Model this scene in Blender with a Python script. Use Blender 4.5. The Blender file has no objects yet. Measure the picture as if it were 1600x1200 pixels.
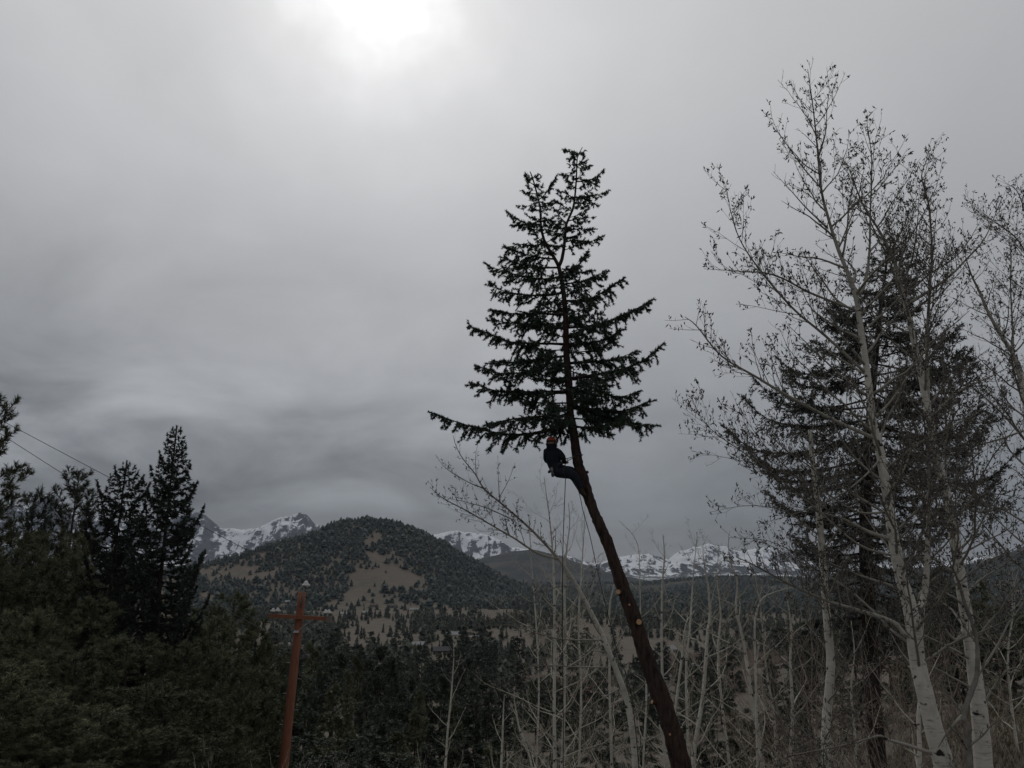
import bpy, math, random
import numpy as np
from mathutils import Vector, Matrix

# ------------------------------------------------------------------ camera, sky, sun, exposure
scene = bpy.context.scene
COL = scene.collection
PITCH = math.radians(14.0); FPX = 1200.0; CAMZ = 1.65
cam_d = bpy.data.cameras.new('camera'); cam = bpy.data.objects.new('camera', cam_d); COL.objects.link(cam)
cam_d.sensor_width = 36.0; cam_d.lens = 36.0 * FPX / 1600.0
cam_d.clip_start = 0.05; cam_d.clip_end = 60000.0
cam.location = (0, 0, CAMZ); cam.rotation_euler = (math.pi / 2 + PITCH, 0, 0)
scene.camera = cam
scene.view_settings.view_transform = 'Standard'; scene.view_settings.look = 'None'
scene.view_settings.exposure = 0.0; scene.view_settings.gamma = 1.0
scene.view_settings.use_curve_mapping = False
scene.cycles.volume_bounces = 0
scene.cycles.max_bounces = 6; scene.cycles.diffuse_bounces = 3; scene.cycles.transparent_max_bounces = 8

CP, SP = math.cos(PITCH), math.sin(PITCH)
def P(px, py, d):
    """photo pixel (1600x1200) and forward distance in metres -> world point"""
    a = (px - 800.0) / FPX; b = (600.0 - py) / FPX
    dy = CP - b * SP; k = d / dy
    return np.array((a * k, d, CAMZ + (SP + b * CP) * k))
def project(x, y, z):
    dz = z - CAMZ
    dep = y * CP + dz * SP; up = -y * SP + dz * CP
    return 800 + FPX * x / dep, 600 - FPX * up / dep

SUN_EL = math.radians(41.6); SUN_AZ = math.radians(-11.8)      # azimuth measured from +Y towards +X
sun_dir = Vector((math.sin(SUN_AZ) * math.cos(SUN_EL), math.cos(SUN_AZ) * math.cos(SUN_EL), math.sin(SUN_EL)))
sl = bpy.data.lights.new('sun', 'SUN'); so = bpy.data.objects.new('sun', sl); COL.objects.link(so)
sl.energy = 0.5; sl.angle = math.radians(25); sl.color = (1.0, 0.97, 0.92)
so.rotation_euler = (-sun_dir).to_track_quat('-Z', 'Y').to_euler()

class NT:
    """small node helper"""
    def __init__(s, tree): s.t = tree; s.n = tree.nodes; s.l = tree.links
    def node(s, typ, **kw):
        n = s.n.new(typ)
        for k, v in kw.items(): setattr(n, k, v)
        return n
    def put(s, sock, v):
        if isinstance(v, bpy.types.NodeSocket): s.l.new(v, sock)
        elif v is not None: sock.default_value = v
    def math(s, op, a, b=None, c=None, clamp=False):
        n = s.node('ShaderNodeMath', operation=op, use_clamp=clamp)
        for i, v in enumerate((a, b, c)): s.put(n.inputs[i], v)
        return n.outputs[0]
    def vmath(s, op, a, b=None, out=0):
        n = s.node('ShaderNodeVectorMath', operation=op)
        s.put(n.inputs[0], a)
        if b is not None: s.put(n.inputs[1], b)
        return n.outputs[out]
    def noise(s, vec, scale, detail=4.0, rough=0.55, dist=0.0):
        n = s.node('ShaderNodeTexNoise'); s.put(n.inputs['Vector'], vec)
        n.inputs['Scale'].default_value = scale; n.inputs['Detail'].default_value = detail
        n.inputs['Roughness'].default_value = rough; n.inputs['Distortion'].default_value = dist
        return n.outputs['Fac']
    def ramp(s, fac, stops, interp='LINEAR'):
        n = s.node('ShaderNodeValToRGB'); s.put(n.inputs[0], fac); e = n.color_ramp.elements
        n.color_ramp.interpolation = interp
        while len(e) < len(stops): e.new(0.5)
        for k, (p, c) in enumerate(stops):
            e[k].position = p; e[k].color = (c, c, c, 1) if not isinstance(c, tuple) else (*c, 1)
        return n.outputs[0]
    def mix(s, fac, a, b, blend='MIX'):
        n = s.node('ShaderNodeMix', data_type='RGBA', blend_type=blend)
        s.put(n.inputs[0], fac)
        for i, v in ((6, a), (7, b)):
            s.put(n.inputs[i], (*v, 1) if isinstance(v, tuple) and len(v) == 3 else v)
        return n.outputs[2]
    def mapping(s, vec, scale=(1, 1, 1), loc=(0, 0, 0), rot=(0, 0, 0)):
        n = s.node('ShaderNodeMapping'); s.put(n.inputs[0], vec)
        n.inputs['Scale'].default_value = scale; n.inputs['Location'].default_value = loc; n.inputs['Rotation'].default_value = rot
        return n.outputs[0]

world = bpy.data.worlds.new('World'); scene.world = world; world.use_nodes = True
W = NT(world.node_tree); W.n.clear()
tc = W.node('ShaderNodeTexCoord'); dvec = W.vmath('NORMALIZE', tc.outputs['Generated'])
sky = W.node('ShaderNodeTexSky', sky_type='NISHITA', sun_disc=False, sun_elevation=SUN_EL, sun_rotation=SUN_AZ)
sep = W.node('ShaderNodeSeparateXYZ'); W.l.new(dvec, sep.inputs[0]); dz = sep.outputs[2]
# slight unevenness of the cloud in front of the sun
wob = W.math('MULTIPLY', W.math('SUBTRACT', W.noise(dvec, 3.2, 3), 0.5), 0.16)
wob2 = W.math('MULTIPLY', W.math('SUBTRACT', W.noise(dvec, 7.0, 4), 0.5), 0.05)
dot = W.vmath('DOT_PRODUCT', dvec, tuple(sun_dir), out=1)
ang = W.math('ADD', W.math('ADD', W.math('DIVIDE', W.math('ARCCOSINE', W.math('MINIMUM', dot, 1.0)), math.pi), wob2),
             W.math('MULTIPLY', wob, W.math('DIVIDE', W.math('ARCCOSINE', W.math('MINIMUM', dot, 1.0)), math.pi)))
lum = W.ramp(ang, [(0.0, 0.90), (0.012, 0.58), (0.023, 0.425), (0.036, 0.345), (0.056, 0.30), (0.09, 0.265), (0.14, 0.235), (0.22, 0.205), (0.5, 0.185), (1.0, 0.18)])
lum = W.math('MULTIPLY', lum, 5.0)
# cloud deck seen in perspective: features flatten towards the horizon
inv = W.math('DIVIDE', 1.0, W.math('ADD', W.math('MAXIMUM', dz, 0.0), 0.30))
cx = W.math('MULTIPLY', sep.outputs[0], inv); cy = W.math('MULTIPLY', sep.outputs[1], inv)
comb = W.node('ShaderNodeCombineXYZ'); W.l.new(cx, comb.inputs[0]); W.l.new(cy, comb.inputs[1])
cn = W.noise(W.mapping(comb.outputs[0], (1.0, 1.0, 1), (5.5, 14.2, 0)), 2.1, 6, 0.55, 0.35)
amp = W.math('MULTIPLY', W.ramp(dz, [(0.0, 1.0), (0.16, 1.0), (0.27, 0.45), (0.42, 0.14), (1.0, 0.1)]), W.ramp(W.math('ADD', W.math('MULTIPLY', sep.outputs[0], 0.5), 0.5), [(0.25, 1.5), (0.42, 1.1), (0.58, 0.55), (1.0, 0.6)]))
cl = W.math('ADD', 1.0, W.math('MULTIPLY', W.math('MULTIPLY', W.math('SUBTRACT', W.ramp(cn, [(0.30, 0.0), (0.70, 1.0)]), 0.5), amp), 0.75))
elev = W.ramp(dz, [(0.0, 0.145), (0.07, 0.155), (0.14, 0.215), (0.24, 0.30), (0.47, 0.40), (0.65, 0.46), (1.0, 0.48)])
L = W.math('MULTIPLY', W.math('MULTIPLY', lum, cl), elev)
tint = W.ramp(dz, [(0.0, (0.90, 0.965, 1.06)), (0.25, (0.965, 0.985, 1.02)), (0.6, (0.985, 0.99, 1.0))])
cc = W.node('ShaderNodeCombineColor'); [W.l.new(L, cc.inputs[i]) for i in range(3)]
cloudcol = W.mix(1.0, cc.outputs[0], tint, 'MULTIPLY')
bg1 = W.node('ShaderNodeBackground'); W.l.new(sky.outputs[0], bg1.inputs[0]); bg1.inputs[1].default_value = 0.0035
bg2 = W.node('ShaderNodeBackground'); W.l.new(cloudcol, bg2.inputs[0]); bg2.inputs[1].default_value = 1.0
ad = W.node('ShaderNodeAddShader'); W.l.new(bg1.outputs[0], ad.inputs[0]); W.l.new(bg2.outputs[0], ad.inputs[1])
wo = W.node('ShaderNodeOutputWorld'); W.l.new(ad.outputs[0], wo.inputs[0])

# ------------------------------------------------------------------ helpers
def tag(o, label=None, cat=None, group=None, kind=None):
    if label: o['label'] = label
    if cat: o['category'] = cat
    if group: o['group'] = group
    if kind: o['kind'] = kind
    return o
def empty(name, loc=(0, 0, 0)):
    o = bpy.data.objects.new(name, None); COL.objects.link(o); o.location = tuple(float(v) for v in loc); o.empty_display_size = 0.3
    return o
def mesh_obj(name, verts, faces, mat, parent=None, smooth=False, mats=None, midx=None, origin=None):
    """verts in world space (or local to origin when parent is an Empty at origin)"""
    me = bpy.data.meshes.new(name)
    v = np.asarray(verts, dtype=np.float64).reshape(-1, 3)
    if origin is not None: v = v - np.asarray(origin)
    if isinstance(faces, np.ndarray):
        k = faces.shape[1]; n = len(faces)
        me.vertices.add(len(v)); me.vertices.foreach_set('co', v.astype(np.float32).ravel())
        me.loops.add(n * k); me.loops.foreach_set('vertex_index', faces.astype(np.int32).ravel())
        me.polygons.add(n); me.polygons.foreach_set('loop_start', np.arange(0, n * k, k, dtype=np.int32))
        me.update(calc_edges=True)
    else:
        me.from_pydata([tuple(map(float, p)) for p in v], [], faces)
    for m in (mats or [mat]): me.materials.append(m)
    if midx is not None: me.polygons.foreach_set('material_index', np.asarray(midx, dtype=np.int32))
    if smooth: me.polygons.foreach_set('use_smooth', np.ones(len(me.polygons), dtype=bool))
    o = bpy.data.objects.new(name, me); COL.objects.link(o)
    if parent is not None: o.parent = parent
    return o
def children(o): return [c for c in COL.objects if c.parent == o]
KIDS = {}
def reg(parent, o): KIDS.setdefault(parent.name, []).append(o); return o
def copy_tree(o, parent=None):
    c = o.copy(); COL.objects.link(c); c.parent = parent
    for ch in KIDS.get(o.name, []): copy_tree(ch, c)
    return c
def nrm(v): v = np.asarray(v, float); return v / (np.linalg.norm(v) + 1e-12)

class Tubes:
    """collects tapered tubes into one mesh"""
    def __init__(s): s.v = []; s.f = []; s.m = []; s.g = []
    def add(s, pts, radii, sides=5, cap=True, rough=0.0, rng=None, mat=0, flat=1.0):
        pts = [np.asarray(p, float) for p in pts]; n = len(pts); b = len(s.v)
        ref = np.array((0.31, 0.83, 0.46))
        for i, p in enumerate(pts):
            t = nrm(pts[min(i + 1, n - 1)] - pts[max(i - 1, 0)])
            u = np.cross(t, ref)
            if np.linalg.norm(u) < 0.1: u = np.cross(t, (1, 0, 0))
            u = nrm(u); w = np.cross(t, u)
            for k in range(sides):
                a = 2 * math.pi * k / sides
                r = radii[i] * (1 + (rng.uniform(-rough, rough) if rough else 0))
                s.v.append(p + (u * math.cos(a) + w * math.sin(a)) * r); s.g.append(radii[i])
        for i in range(n - 1):
            for k in range(sides):
                k2 = (k + 1) % sides
                s.f.append((b + i * sides + k, b + i * sides + k2, b + (i + 1) * sides + k2, b + (i + 1) * sides + k)); s.m.append(mat)
        if cap:
            s.f.append(tuple(b + (n - 1) * sides + k for k in range(sides))); s.m.append(mat)
            s.f.append(tuple(b + k for k in reversed(range(sides)))); s.m.append(mat)
    def box(s, c, half, ax=None, mat=0):
        b = len(s.v); ax = ax or (np.array((1, 0, 0)), np.array((0, 1, 0)), np.array((0, 0, 1)))
        for sx in (-1, 1):
            for sy in (-1, 1):
                for sz in (-1, 1): s.v.append(np.asarray(c) + ax[0] * half[0] * sx + ax[1] * half[1] * sy + ax[2] * half[2] * sz)
        for f in ((0, 1, 3, 2), (4, 6, 7, 5), (0, 4, 5, 1), (2, 3, 7, 6), (0, 2, 6, 4), (1, 5, 7, 3)):
            s.f.append(tuple(b + i for i in f)); s.m.append(mat)
    def obj(s, name, mat, parent=None, origin=None, smooth=True, mats=None):
        o = mesh_obj(name, s.v, s.f, mat, parent, smooth, mats, s.m if mats else None, origin)
        if len(s.g) == len(s.v): o.data.attributes.new('girth', 'FLOAT', 'POINT').data.foreach_set('value', np.array(s.g, dtype=np.float32))
        if parent is not None: reg(parent, o)
        return o

def needle_tris(p, q, per_m, length, width, spread, rng, lo=0.0, up=0.0):
    """thin needle triangles set along segments p->q"""
    p = np.asarray(p, float).reshape(-1, 3); q = np.asarray(q, float).reshape(-1, 3)
    ln = np.linalg.norm(q - p, axis=1); cnt = np.maximum(1, np.round(ln * per_m)).astype(int)
    idx = np.repeat(np.arange(len(p)), cnt); n = len(idx)
    t = rng.uniform(lo, 1.0, n)[:, None]
    ax = (q - p) / (ln[:, None] + 1e-9); ax = ax[idx]
    base = p[idx] + (q[idx] - p[idx]) * t
    r = rng.normal(size=(n, 3)); u = r - ax * np.sum(r * ax, 1, keepdims=True); u /= np.linalg.norm(u, axis=1, keepdims=True) + 1e-9
    a = rng.uniform(spread * 0.6, spread * 1.25, n)[:, None]
    d = ax * np.cos(a) + u * np.sin(a); d[:, 2] += up; d /= np.linalg.norm(d, axis=1, keepdims=True)
    side = np.cross(d, rng.normal(size=(n, 3))); side /= np.linalg.norm(side, axis=1, keepdims=True) + 1e-9
    L = length * rng.uniform(0.7, 1.25, n)[:, None]; w = width * 0.5
    v = np.empty((n, 3, 3)); v[:, 0] = base - side * w; v[:, 1] = base + side * w; v[:, 2] = base + d * L
    return v.reshape(-1, 3)
def tri_obj(name, verts, mat, parent=None, origin=None, kind='stuff'):
    verts = np.asarray(verts).reshape(-1, 3)
    o = mesh_obj(name, verts, np.arange(len(verts)).reshape(-1, 3), mat, parent, False, origin=origin)
    if parent is not None: reg(parent, o)
    if kind: o['kind'] = kind
    return o

# value noise
def _hash(ix, iy, seed):
    h = (ix.astype(np.int64) * 374761393 + iy.astype(np.int64) * 668265263 + seed * 974711) & 0x7fffffff
    h = ((h ^ (h >> 13)) * 1274126177) & 0x7fffffff
    return ((h ^ (h >> 16)) & 0xffff) / 65535.0
def vnoise(x, y, seed=0):
    ix = np.floor(x); iy = np.floor(y); fx = x - ix; fy = y - iy
    fx = fx * fx * fx * (fx * (fx * 6 - 15) + 10); fy = fy * fy * fy * (fy * (fy * 6 - 15) + 10)
    a = _hash(ix, iy, seed); b = _hash(ix + 1, iy, seed); c = _hash(ix, iy + 1, seed); d = _hash(ix + 1, iy + 1, seed)
    return (a + (b - a) * fx) + ((c + (d - c) * fx) - (a + (b - a) * fx)) * fy
def fbm(x, y, oct=5, seed=0, gain=0.5):
    s = 0; a = 1; t = 0
    for o in range(oct):
        s = s + a * (vnoise(x * 2 ** o + 17.3 * o, y * 2 ** o - 9.1 * o, seed + o) - 0.5); t += a; a *= gain
    return s / t * 2
def ridged(x, y, oct=6, seed=0):
    s = 0; a = 1; t = 0
    for o in range(oct):
        n = 1 - np.abs(2 * vnoise(x * 2 ** o + 5.7 * o, y * 2 ** o + 3.3 * o, seed + o) - 1); s = s + a * n * n; t += a; a *= 0.52
    return s / t
def sstep(a, b, x): t = np.clip((x - a) / (b - a), 0, 1); return t * t * (3 - 2 * t)

# ------------------------------------------------------------------ materials
def base_mat(name, rough=0.9, spec=0.2):
    m = bpy.data.materials.new(name); m.use_nodes = True; N = NT(m.node_tree)
    b = N.n['Principled BSDF']; b.inputs['Roughness'].default_value = rough; b.inputs['Specular IOR Level'].default_value = spec
    t = N.node('ShaderNodeTexCoord')
    return m, N, b, t.outputs['Object']
def bump(N, b, h, strength=0.4, dist=0.02):
    n = N.node('ShaderNodeBump'); n.inputs['Strength'].default_value = strength; n.inputs['Distance'].default_value = dist
    N.put(n.inputs['Height'], h); N.l.new(n.outputs[0], b.inputs['Normal'])
def mottled(name, c1, c2, scale=8, rough=0.9, bumpd=0.0, stretch=(1, 1, 1), spec=0.2, detail=5):
    m, N, b, oc = base_mat(name, rough, spec)
    f = N.noise(N.mapping(oc, stretch), scale, detail, 0.6)
    N.l.new(N.mix(N.ramp(f, [(0.3, 0.0), (0.7, 1.0)]), c1, c2), b.inputs['Base Color'])
    if bumpd: bump(N, b, f, 0.7, bumpd)
    return m
def foliage(name, c1, c2, c3, scale=1.2):
    m, N, b, oc = base_mat(name, 0.75, 0.25)
    g = N.node('ShaderNodeNewGeometry')
    f = N.ramp(N.noise(oc, scale, 3), [(0.3, 0.0), (0.7, 1.0)])
    c = N.mix(f, c1, c2)
    c = N.mix(N.math('MULTIPLY', N.ramp(g.outputs['Random Per Island'], [(0.55, 0.0), (1.0, 1.0)]), 0.7), c, c3)
    oi = N.node('ShaderNodeObjectInfo')
    hsv = N.node('ShaderNodeHueSaturation'); N.l.new(c, hsv.inputs['Color'])
    N.put(hsv.inputs['Value'], N.math('ADD', 0.68, N.math('MULTIPLY', oi.outputs['Random'], 0.64)))
    N.l.new(hsv.outputs[0], b.inputs['Base Color'])
    return m

M = {}
M['fir_needle'] = foliage('fir_needle', (0.036, 0.056, 0.044), (0.048, 0.070, 0.052), (0.060, 0.082, 0.054))
M['spruce_needle'] = foliage('spruce_needle', (0.032, 0.042, 0.036), (0.042, 0.054, 0.044), (0.054, 0.068, 0.050))
M['pine_needle'] = foliage('pine_needle', (0.080, 0.090, 0.052), (0.108, 0.116, 0.066), (0.138, 0.144, 0.088), 0.9)
M['pale_pine_needle'] = foliage('pale_pine_needle', (0.060, 0.070, 0.044), (0.080, 0.088, 0.058), (0.10, 0.105, 0.07), 0.9)
M['grey_needle'] = foliage('grey_needle', (0.070, 0.078, 0.070), (0.088, 0.096, 0.084), (0.11, 0.115, 0.10), 0.5)
M['far_needle'] = foliage('far_needle', (0.040, 0.050, 0.040), (0.052, 0.062, 0.046), (0.066, 0.074, 0.052), 0.5)
M['hill_needle'] = foliage('hill_needle', (0.022, 0.032, 0.032), (0.030, 0.042, 0.039), (0.040, 0.050, 0.044), 0.01)

def bark_fir():
    m, N, b, oc = base_mat('fir_bark', 0.95, 0.15)
    v = N.mapping(oc, (9, 9, 2.2))
    n1 = N.noise(v, 1.6, 7, 0.65, 0.4); n2 = N.noise(oc, 1.1, 3)
    c = N.mix(N.ramp(n1, [(0.36, 0.0), (0.62, 1.0)]), (0.018, 0.014, 0.013), (0.070, 0.050, 0.043))
    c = N.mix(N.ramp(n2, [(0.5, 0.0), (0.68, 0.5)]), c, (0.085, 0.046, 0.037))     # rubbed red inner bark
    N.l.new(c, b.inputs['Base Color']); bump(N, b, n1, 0.9, 0.05)
    return m
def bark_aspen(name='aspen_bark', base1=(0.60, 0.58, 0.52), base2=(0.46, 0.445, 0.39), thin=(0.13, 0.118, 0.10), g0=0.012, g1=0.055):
    """chalky white where the stem is thick and old, grey-brown on young thin wood, with the backlit look darkened into it"""
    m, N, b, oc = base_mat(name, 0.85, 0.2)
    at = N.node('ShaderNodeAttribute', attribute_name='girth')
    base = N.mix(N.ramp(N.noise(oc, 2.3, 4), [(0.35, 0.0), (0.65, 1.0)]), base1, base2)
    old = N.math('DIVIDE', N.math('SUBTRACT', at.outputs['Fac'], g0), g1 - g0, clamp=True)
    c = N.mix(old, thin, base)  # thin wood set extra dark: backlight against the sky put into the colour
    patch = N.noise(N.mapping(oc, (2.5, 2.5, 1.3)), 1.0, 5, 0.65)
    c = N.mix(N.ramp(patch, [(0.52, 0.0), (0.72, 0.7)]), c, (0.20, 0.185, 0.155))   # weathered grey patches
    band = N.noise(N.mapping(oc, (3.0, 3.0, 26.0)), 1.5, 4, 0.6)                    # thin level lenticel lines
    c = N.mix(N.ramp(band, [(0.56, 0.0), (0.70, 0.7)]), c, (0.12, 0.11, 0.095))
    knot = N.noise(N.mapping(oc, (5.5, 5.5, 8.0)), 1.0, 3, 0.5)
    c = N.mix(N.ramp(knot, [(0.625, 0.0), (0.68, 1.0)]), c, (0.028, 0.025, 0.022))  # black scars
    N.l.new(c, b.inputs['Base Color']); bump(N, b, N.math('SUBTRACT', band, knot), 0.4, 0.01)
    return m
M['fir_bark'] = bark_fir()
M['conifer_bark'] = mottled('conifer_bark', (0.024, 0.020, 0.018), (0.056, 0.047, 0.041), 5, 0.95, 0.03, (3, 3, 0.8))
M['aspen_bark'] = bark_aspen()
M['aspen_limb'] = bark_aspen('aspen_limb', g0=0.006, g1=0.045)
M['pale_limb'] = bark_aspen('pale_limb', (0.60, 0.58, 0.52), (0.46, 0.44, 0.385), (0.42, 0.395, 0.33), 0.004, 0.03)  # lit copy of the aspen bark for centre stems, brightness put into the colour
M['twig'] = mottled('twig', (0.11, 0.10, 0.088), (0.21, 0.195, 0.165), 5)
M['bark_grey'] = mottled('bark_grey', (0.10, 0.092, 0.082), (0.24, 0.225, 0.20), 7, 0.9, 0.01)
M['pale_twig'] = mottled('pale_twig', (0.29, 0.262, 0.215), (0.44, 0.405, 0.34), 4)
M['red_twig'] = mottled('red_twig', (0.20, 0.155, 0.13), (0.33, 0.275, 0.23), 3)
M['catkin'] = mottled('catkin', (0.075, 0.069, 0.064), (0.12, 0.11, 0.10), 30)
M['cut_wood'] = mottled('cut_wood', (0.42, 0.24, 0.13), (0.56, 0.36, 0.21), 25)
M['pole_wood'] = mottled('pole_wood', (0.185, 0.072, 0.044), (0.27, 0.12, 0.078), 4, 0.85, 0.01, (6, 6, 0.5))
M['grey_wood'] = mottled('grey_wood', (0.13, 0.11, 0.10), (0.22, 0.19, 0.17), 6, 0.9, 0, (6, 6, 0.6))
M['porcelain'] = mottled('porcelain', (0.42, 0.42, 0.42), (0.52, 0.52, 0.51), 12, 0.25, 0, spec=0.5)
M['steel'] = mottled('steel', (0.16, 0.16, 0.165), (0.25, 0.25, 0.255), 20, 0.5)
M['wire'] = mottled('wire', (0.055, 0.055, 0.058), (0.085, 0.085, 0.088), 2, 0.6)
M['rope'] = mottled('rope', (0.03, 0.03, 0.032), (0.06, 0.06, 0.06), 60, 0.9)
M['lanyard'] = mottled('lanyard', (0.05, 0.05, 0.055), (0.09, 0.09, 0.09), 60, 0.9)
M['jacket'] = mottled('jacket', (0.010, 0.012, 0.018), (0.017, 0.020, 0.028), 14, 0.9, 0.01)
M['trousers'] = mottled('trousers', (0.012, 0.016, 0.026), (0.020, 0.026, 0.038), 14, 0.9, 0.01)
M['skin'] = mottled('skin', (0.36, 0.22, 0.16), (0.42, 0.27, 0.20), 20, 0.6)
M['helmet'] = mottled('helmet', (0.40, 0.065, 0.032), (0.47, 0.085, 0.045), 8, 0.35, 0, spec=0.5)
M['webbing'] = mottled('webbing', (0.022, 0.022, 0.026), (0.05, 0.05, 0.055), 30, 0.8)
M['boot'] = mottled('boot', (0.03, 0.022, 0.018), (0.05, 0.038, 0.03), 30, 0.7)
M['saw_grip'] = mottled('saw_grip', (0.06, 0.06, 0.06), (0.10, 0.10, 0.10), 20, 0.5)
M['saw_blade'] = mottled('saw_blade', (0.16, 0.16, 0.17), (0.22, 0.22, 0.23), 20, 0.4)

def ground_mat():
    m, N, b, oc = base_mat('ground', 1.0, 0.05)
    big = N.noise(oc, 0.010, 5, 0.6); mid = N.noise(oc, 0.06, 5, 0.6); fine = N.noise(oc, 2.4, 6, 0.7); vf = N.noise(oc, 14, 4, 0.7)
    tan = N.mix(N.ramp(mid, [(0.35, 0.0), (0.65, 1.0)]), (0.150, 0.132, 0.112), (0.104, 0.095, 0.083))
    c = N.mix(N.ramp(big, [(0.42, 0.0), (0.60, 1.0)]), tan, (0.145, 0.120, 0.106))
    c = N.mix(N.ramp(fine, [(0.45, 0.0), (0.75, 0.6)]), c, (0.085, 0.088, 0.048))
    c = N.mix(N.ramp(vf, [(0.5, 0.0), (0.8, 0.5)]), c, (0.075, 0.06, 0.045))
    # forest floor on the farther ridges: reads as trees too far off to tell apart
    g = N.node('ShaderNodeNewGeometry'); s = N.node('ShaderNodeSeparateXYZ'); N.l.new(g.outputs['Position'], s.inputs[0])
    ff = N.math('MULTIPLY', N.ramp(N.math('DIVIDE', s.outputs[1], 6000.0), [(0.40, 0.0), (0.43, 1.0)]),
                N.ramp(N.noise(oc, 0.004, 6, 0.65), [(0.38, 0.55), (0.52, 1.0)]))
    fcol = N.mix(N.ramp(N.noise(oc, 0.03, 4, 0.7), [(0.35, 0.0), (0.65, 1.0)]), (0.026, 0.032, 0.035), (0.052, 0.056, 0.054))
    c = N.mix(ff, c, fcol)
    N.l.new(c, b.inputs['Base Color']); bump(N, b, fine, 0.5, 0.08)
    return m
M['ground'] = ground_mat()
def mountain_mat():
    m, N, b, oc = base_mat('snow_and_rock', 0.9, 0.1)
    g = N.node('ShaderNodeNewGeometry')
    sn = N.node('ShaderNodeSeparateXYZ'); N.l.new(g.outputs['Normal'], sn.inputs[0])
    sp = N.node('ShaderNodeSeparateXYZ'); N.l.new(g.outputs['Position'], sp.inputs[0])
    n1 = N.noise(oc, 0.0011, 6, 0.62, 0.6); n2 = N.noise(N.mapping(oc, (1, 1, 2.6)), 0.0095, 7, 0.72, 0.5)
    k = N.math('ADD', N.math('ADD', N.math('MULTIPLY', N.math('SUBTRACT', sn.outputs[2], 0.30), 1.7), N.math('MULTIPLY', N.math('SUBTRACT', n1, 0.27), 2.2)), N.math('MULTIPLY', N.math('SUBTRACT', n2, 0.275), 2.2))
    k = N.math('ADD', k, N.math('MULTIPLY', sn.outputs[0], -0.28))                   # wind-packed on one side of the spurs
    n3 = N.noise(N.mapping(oc, (1.0, 0.30, 0.30)), 0.011, 6, 0.68, 0.7)               # gullies and ribs running downhill
    k = N.math('ADD', k, N.math('MULTIPLY', N.math('SUBTRACT', n3, 0.53), 2.6))
    hz = N.math('MULTIPLY', N.ramp(N.math('DIVIDE', sp.outputs[2], 1000.0), [(0.0, 0.0), (0.08, 0.10), (0.18, 0.75), (0.5, 1.0)]), 0.40)
    k = N.math('ADD', k, hz)
    snow = N.ramp(N.math('DIVIDE', k, 3.0), [(0.728, 0.0), (0.742, 1.0)])
    rock = N.mix(N.ramp(n2, [(0.4, 0.0), (0.6, 1.0)]), (0.045, 0.047, 0.054), (0.095, 0.094, 0.098))
    wood = N.mix(N.ramp(N.noise(oc, 0.01, 5, 0.7), [(0.4, 0.0), (0.6, 1.0)]), (0.022, 0.028, 0.032), (0.040, 0.046, 0.048))
    rock = N.mix(N.ramp(N.math('DIVIDE', sp.outputs[2], 1000.0), [(0.12, 0.0), (0.24, 1.0)]), wood, rock)
    N.l.new(N.mix(snow, rock, (0.66, 0.68, 0.71)), b.inputs['Base Color'])
    return m
M['mountain'] = mountain_mat()

# ------------------------------------------------------------------ terrain
HILL_PX = [(-400, 935), (100, 915), (230, 897), (300, 889), (340, 883), (380, 873), (420, 861), (460, 847), (500, 835), (525, 827), (545, 815), (570, 812),
           (600, 811), (625, 815), (650, 824), (680, 838), (710, 856), (740, 873), (770, 890), (800, 906), (840, 922), (900, 938), (1000, 950), (2000, 955)]
HX = np.array([P(a, b, 2000)[0] for a, b in HILL_PX]); HZ = np.array([P(a, b, 2000)[2] - 9 for a, b in HILL_PX])
def crest(pts, d): return np.array([P(a, b, d)[0] / d for a, b in pts]), np.array([P(a, b, d)[2] for a, b in pts])
RA = crest([(-600, 880), (-200, 900), (200, 900), (330, 892), (700, 920), (800, 918), (900, 914), (1000, 914), (1100, 907), (1170, 904), (1250, 906), (1400, 903), (1500, 890), (1560, 872), (1620, 850), (1800, 835), (2400, 820)], 3600)
RB = crest([(-600, 870), (300, 886), (500, 890), (690, 884), (750, 874), (800, 862), (830, 858), (870, 868), (920, 884), (960, 898), (1050, 915), (1200, 912), (1290, 900), (1400, 890), (1600, 880), (2400, 870)], 5600)
def H(x, y):
    x = np.asarray(x, float); y = np.asarray(y, float)
    yy = np.maximum(y, 0); t = x / (yy + 8.0)
    rs = sstep(0.20, 0.46, t)
    slope = 0.30 * (1 - rs) + 0.115 * rs
    h = -55 * (1 - np.exp(-slope * yy / 55)) + 14 * (1 - np.exp(-0.14 * np.maximum(-y, 0) / 14))
    r = np.hypot(x, y)
    h = h + fbm(x / 7, y / 7, 3, 3) * 0.16 * sstep(2, 8, r) + fbm(x / 260, y / 260, 4, 11) * 9 * sstep(200, 800, r)
    # the rounded hill
    prof = np.interp(x, HX, HZ) + 55
    gy = np.where(y < 2000, sstep(1250, 2000, y) ** 0.85, 1 - sstep(2000, 2900, y))
    h = h + np.maximum(prof, 0) * gy * (1 + 0.10 * fbm(x / 160, y / 160, 4, 21) * (1 - np.exp(-((y - 2000) / 150.0) ** 2)))
    for (tt, zz), yc, w, sd in ((RA, 3600, 750, 31), (RB, 5600, 1000, 41)):
        z = np.interp(x / np.maximum(y, 1), tt, zz) + 60
        g = np.exp(-((y - yc) / w) ** 2) * (y > 0)
        h = h + np.maximum(z, 0) * g * (1 + 0.12 * fbm(x / 420, y / 420, 5, sd)) * 0.985
    return h
def h1(x, y): return float(H(np.array([x]), np.array([y]))[0])
def ground_hit(px, py, lo=8.0, hi=7000.0):
    d = np.exp(np.linspace(math.log(lo), math.log(hi), 2500)); k = P(px, py, 1.0)
    x = k[0] * d; z = CAMZ + (k[2] - CAMZ) * d; g = H(x, d)
    i = np.argmax(z < g)
    return np.array((x[i], d[i], g[i])) if z[i] < g[i] else None

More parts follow.
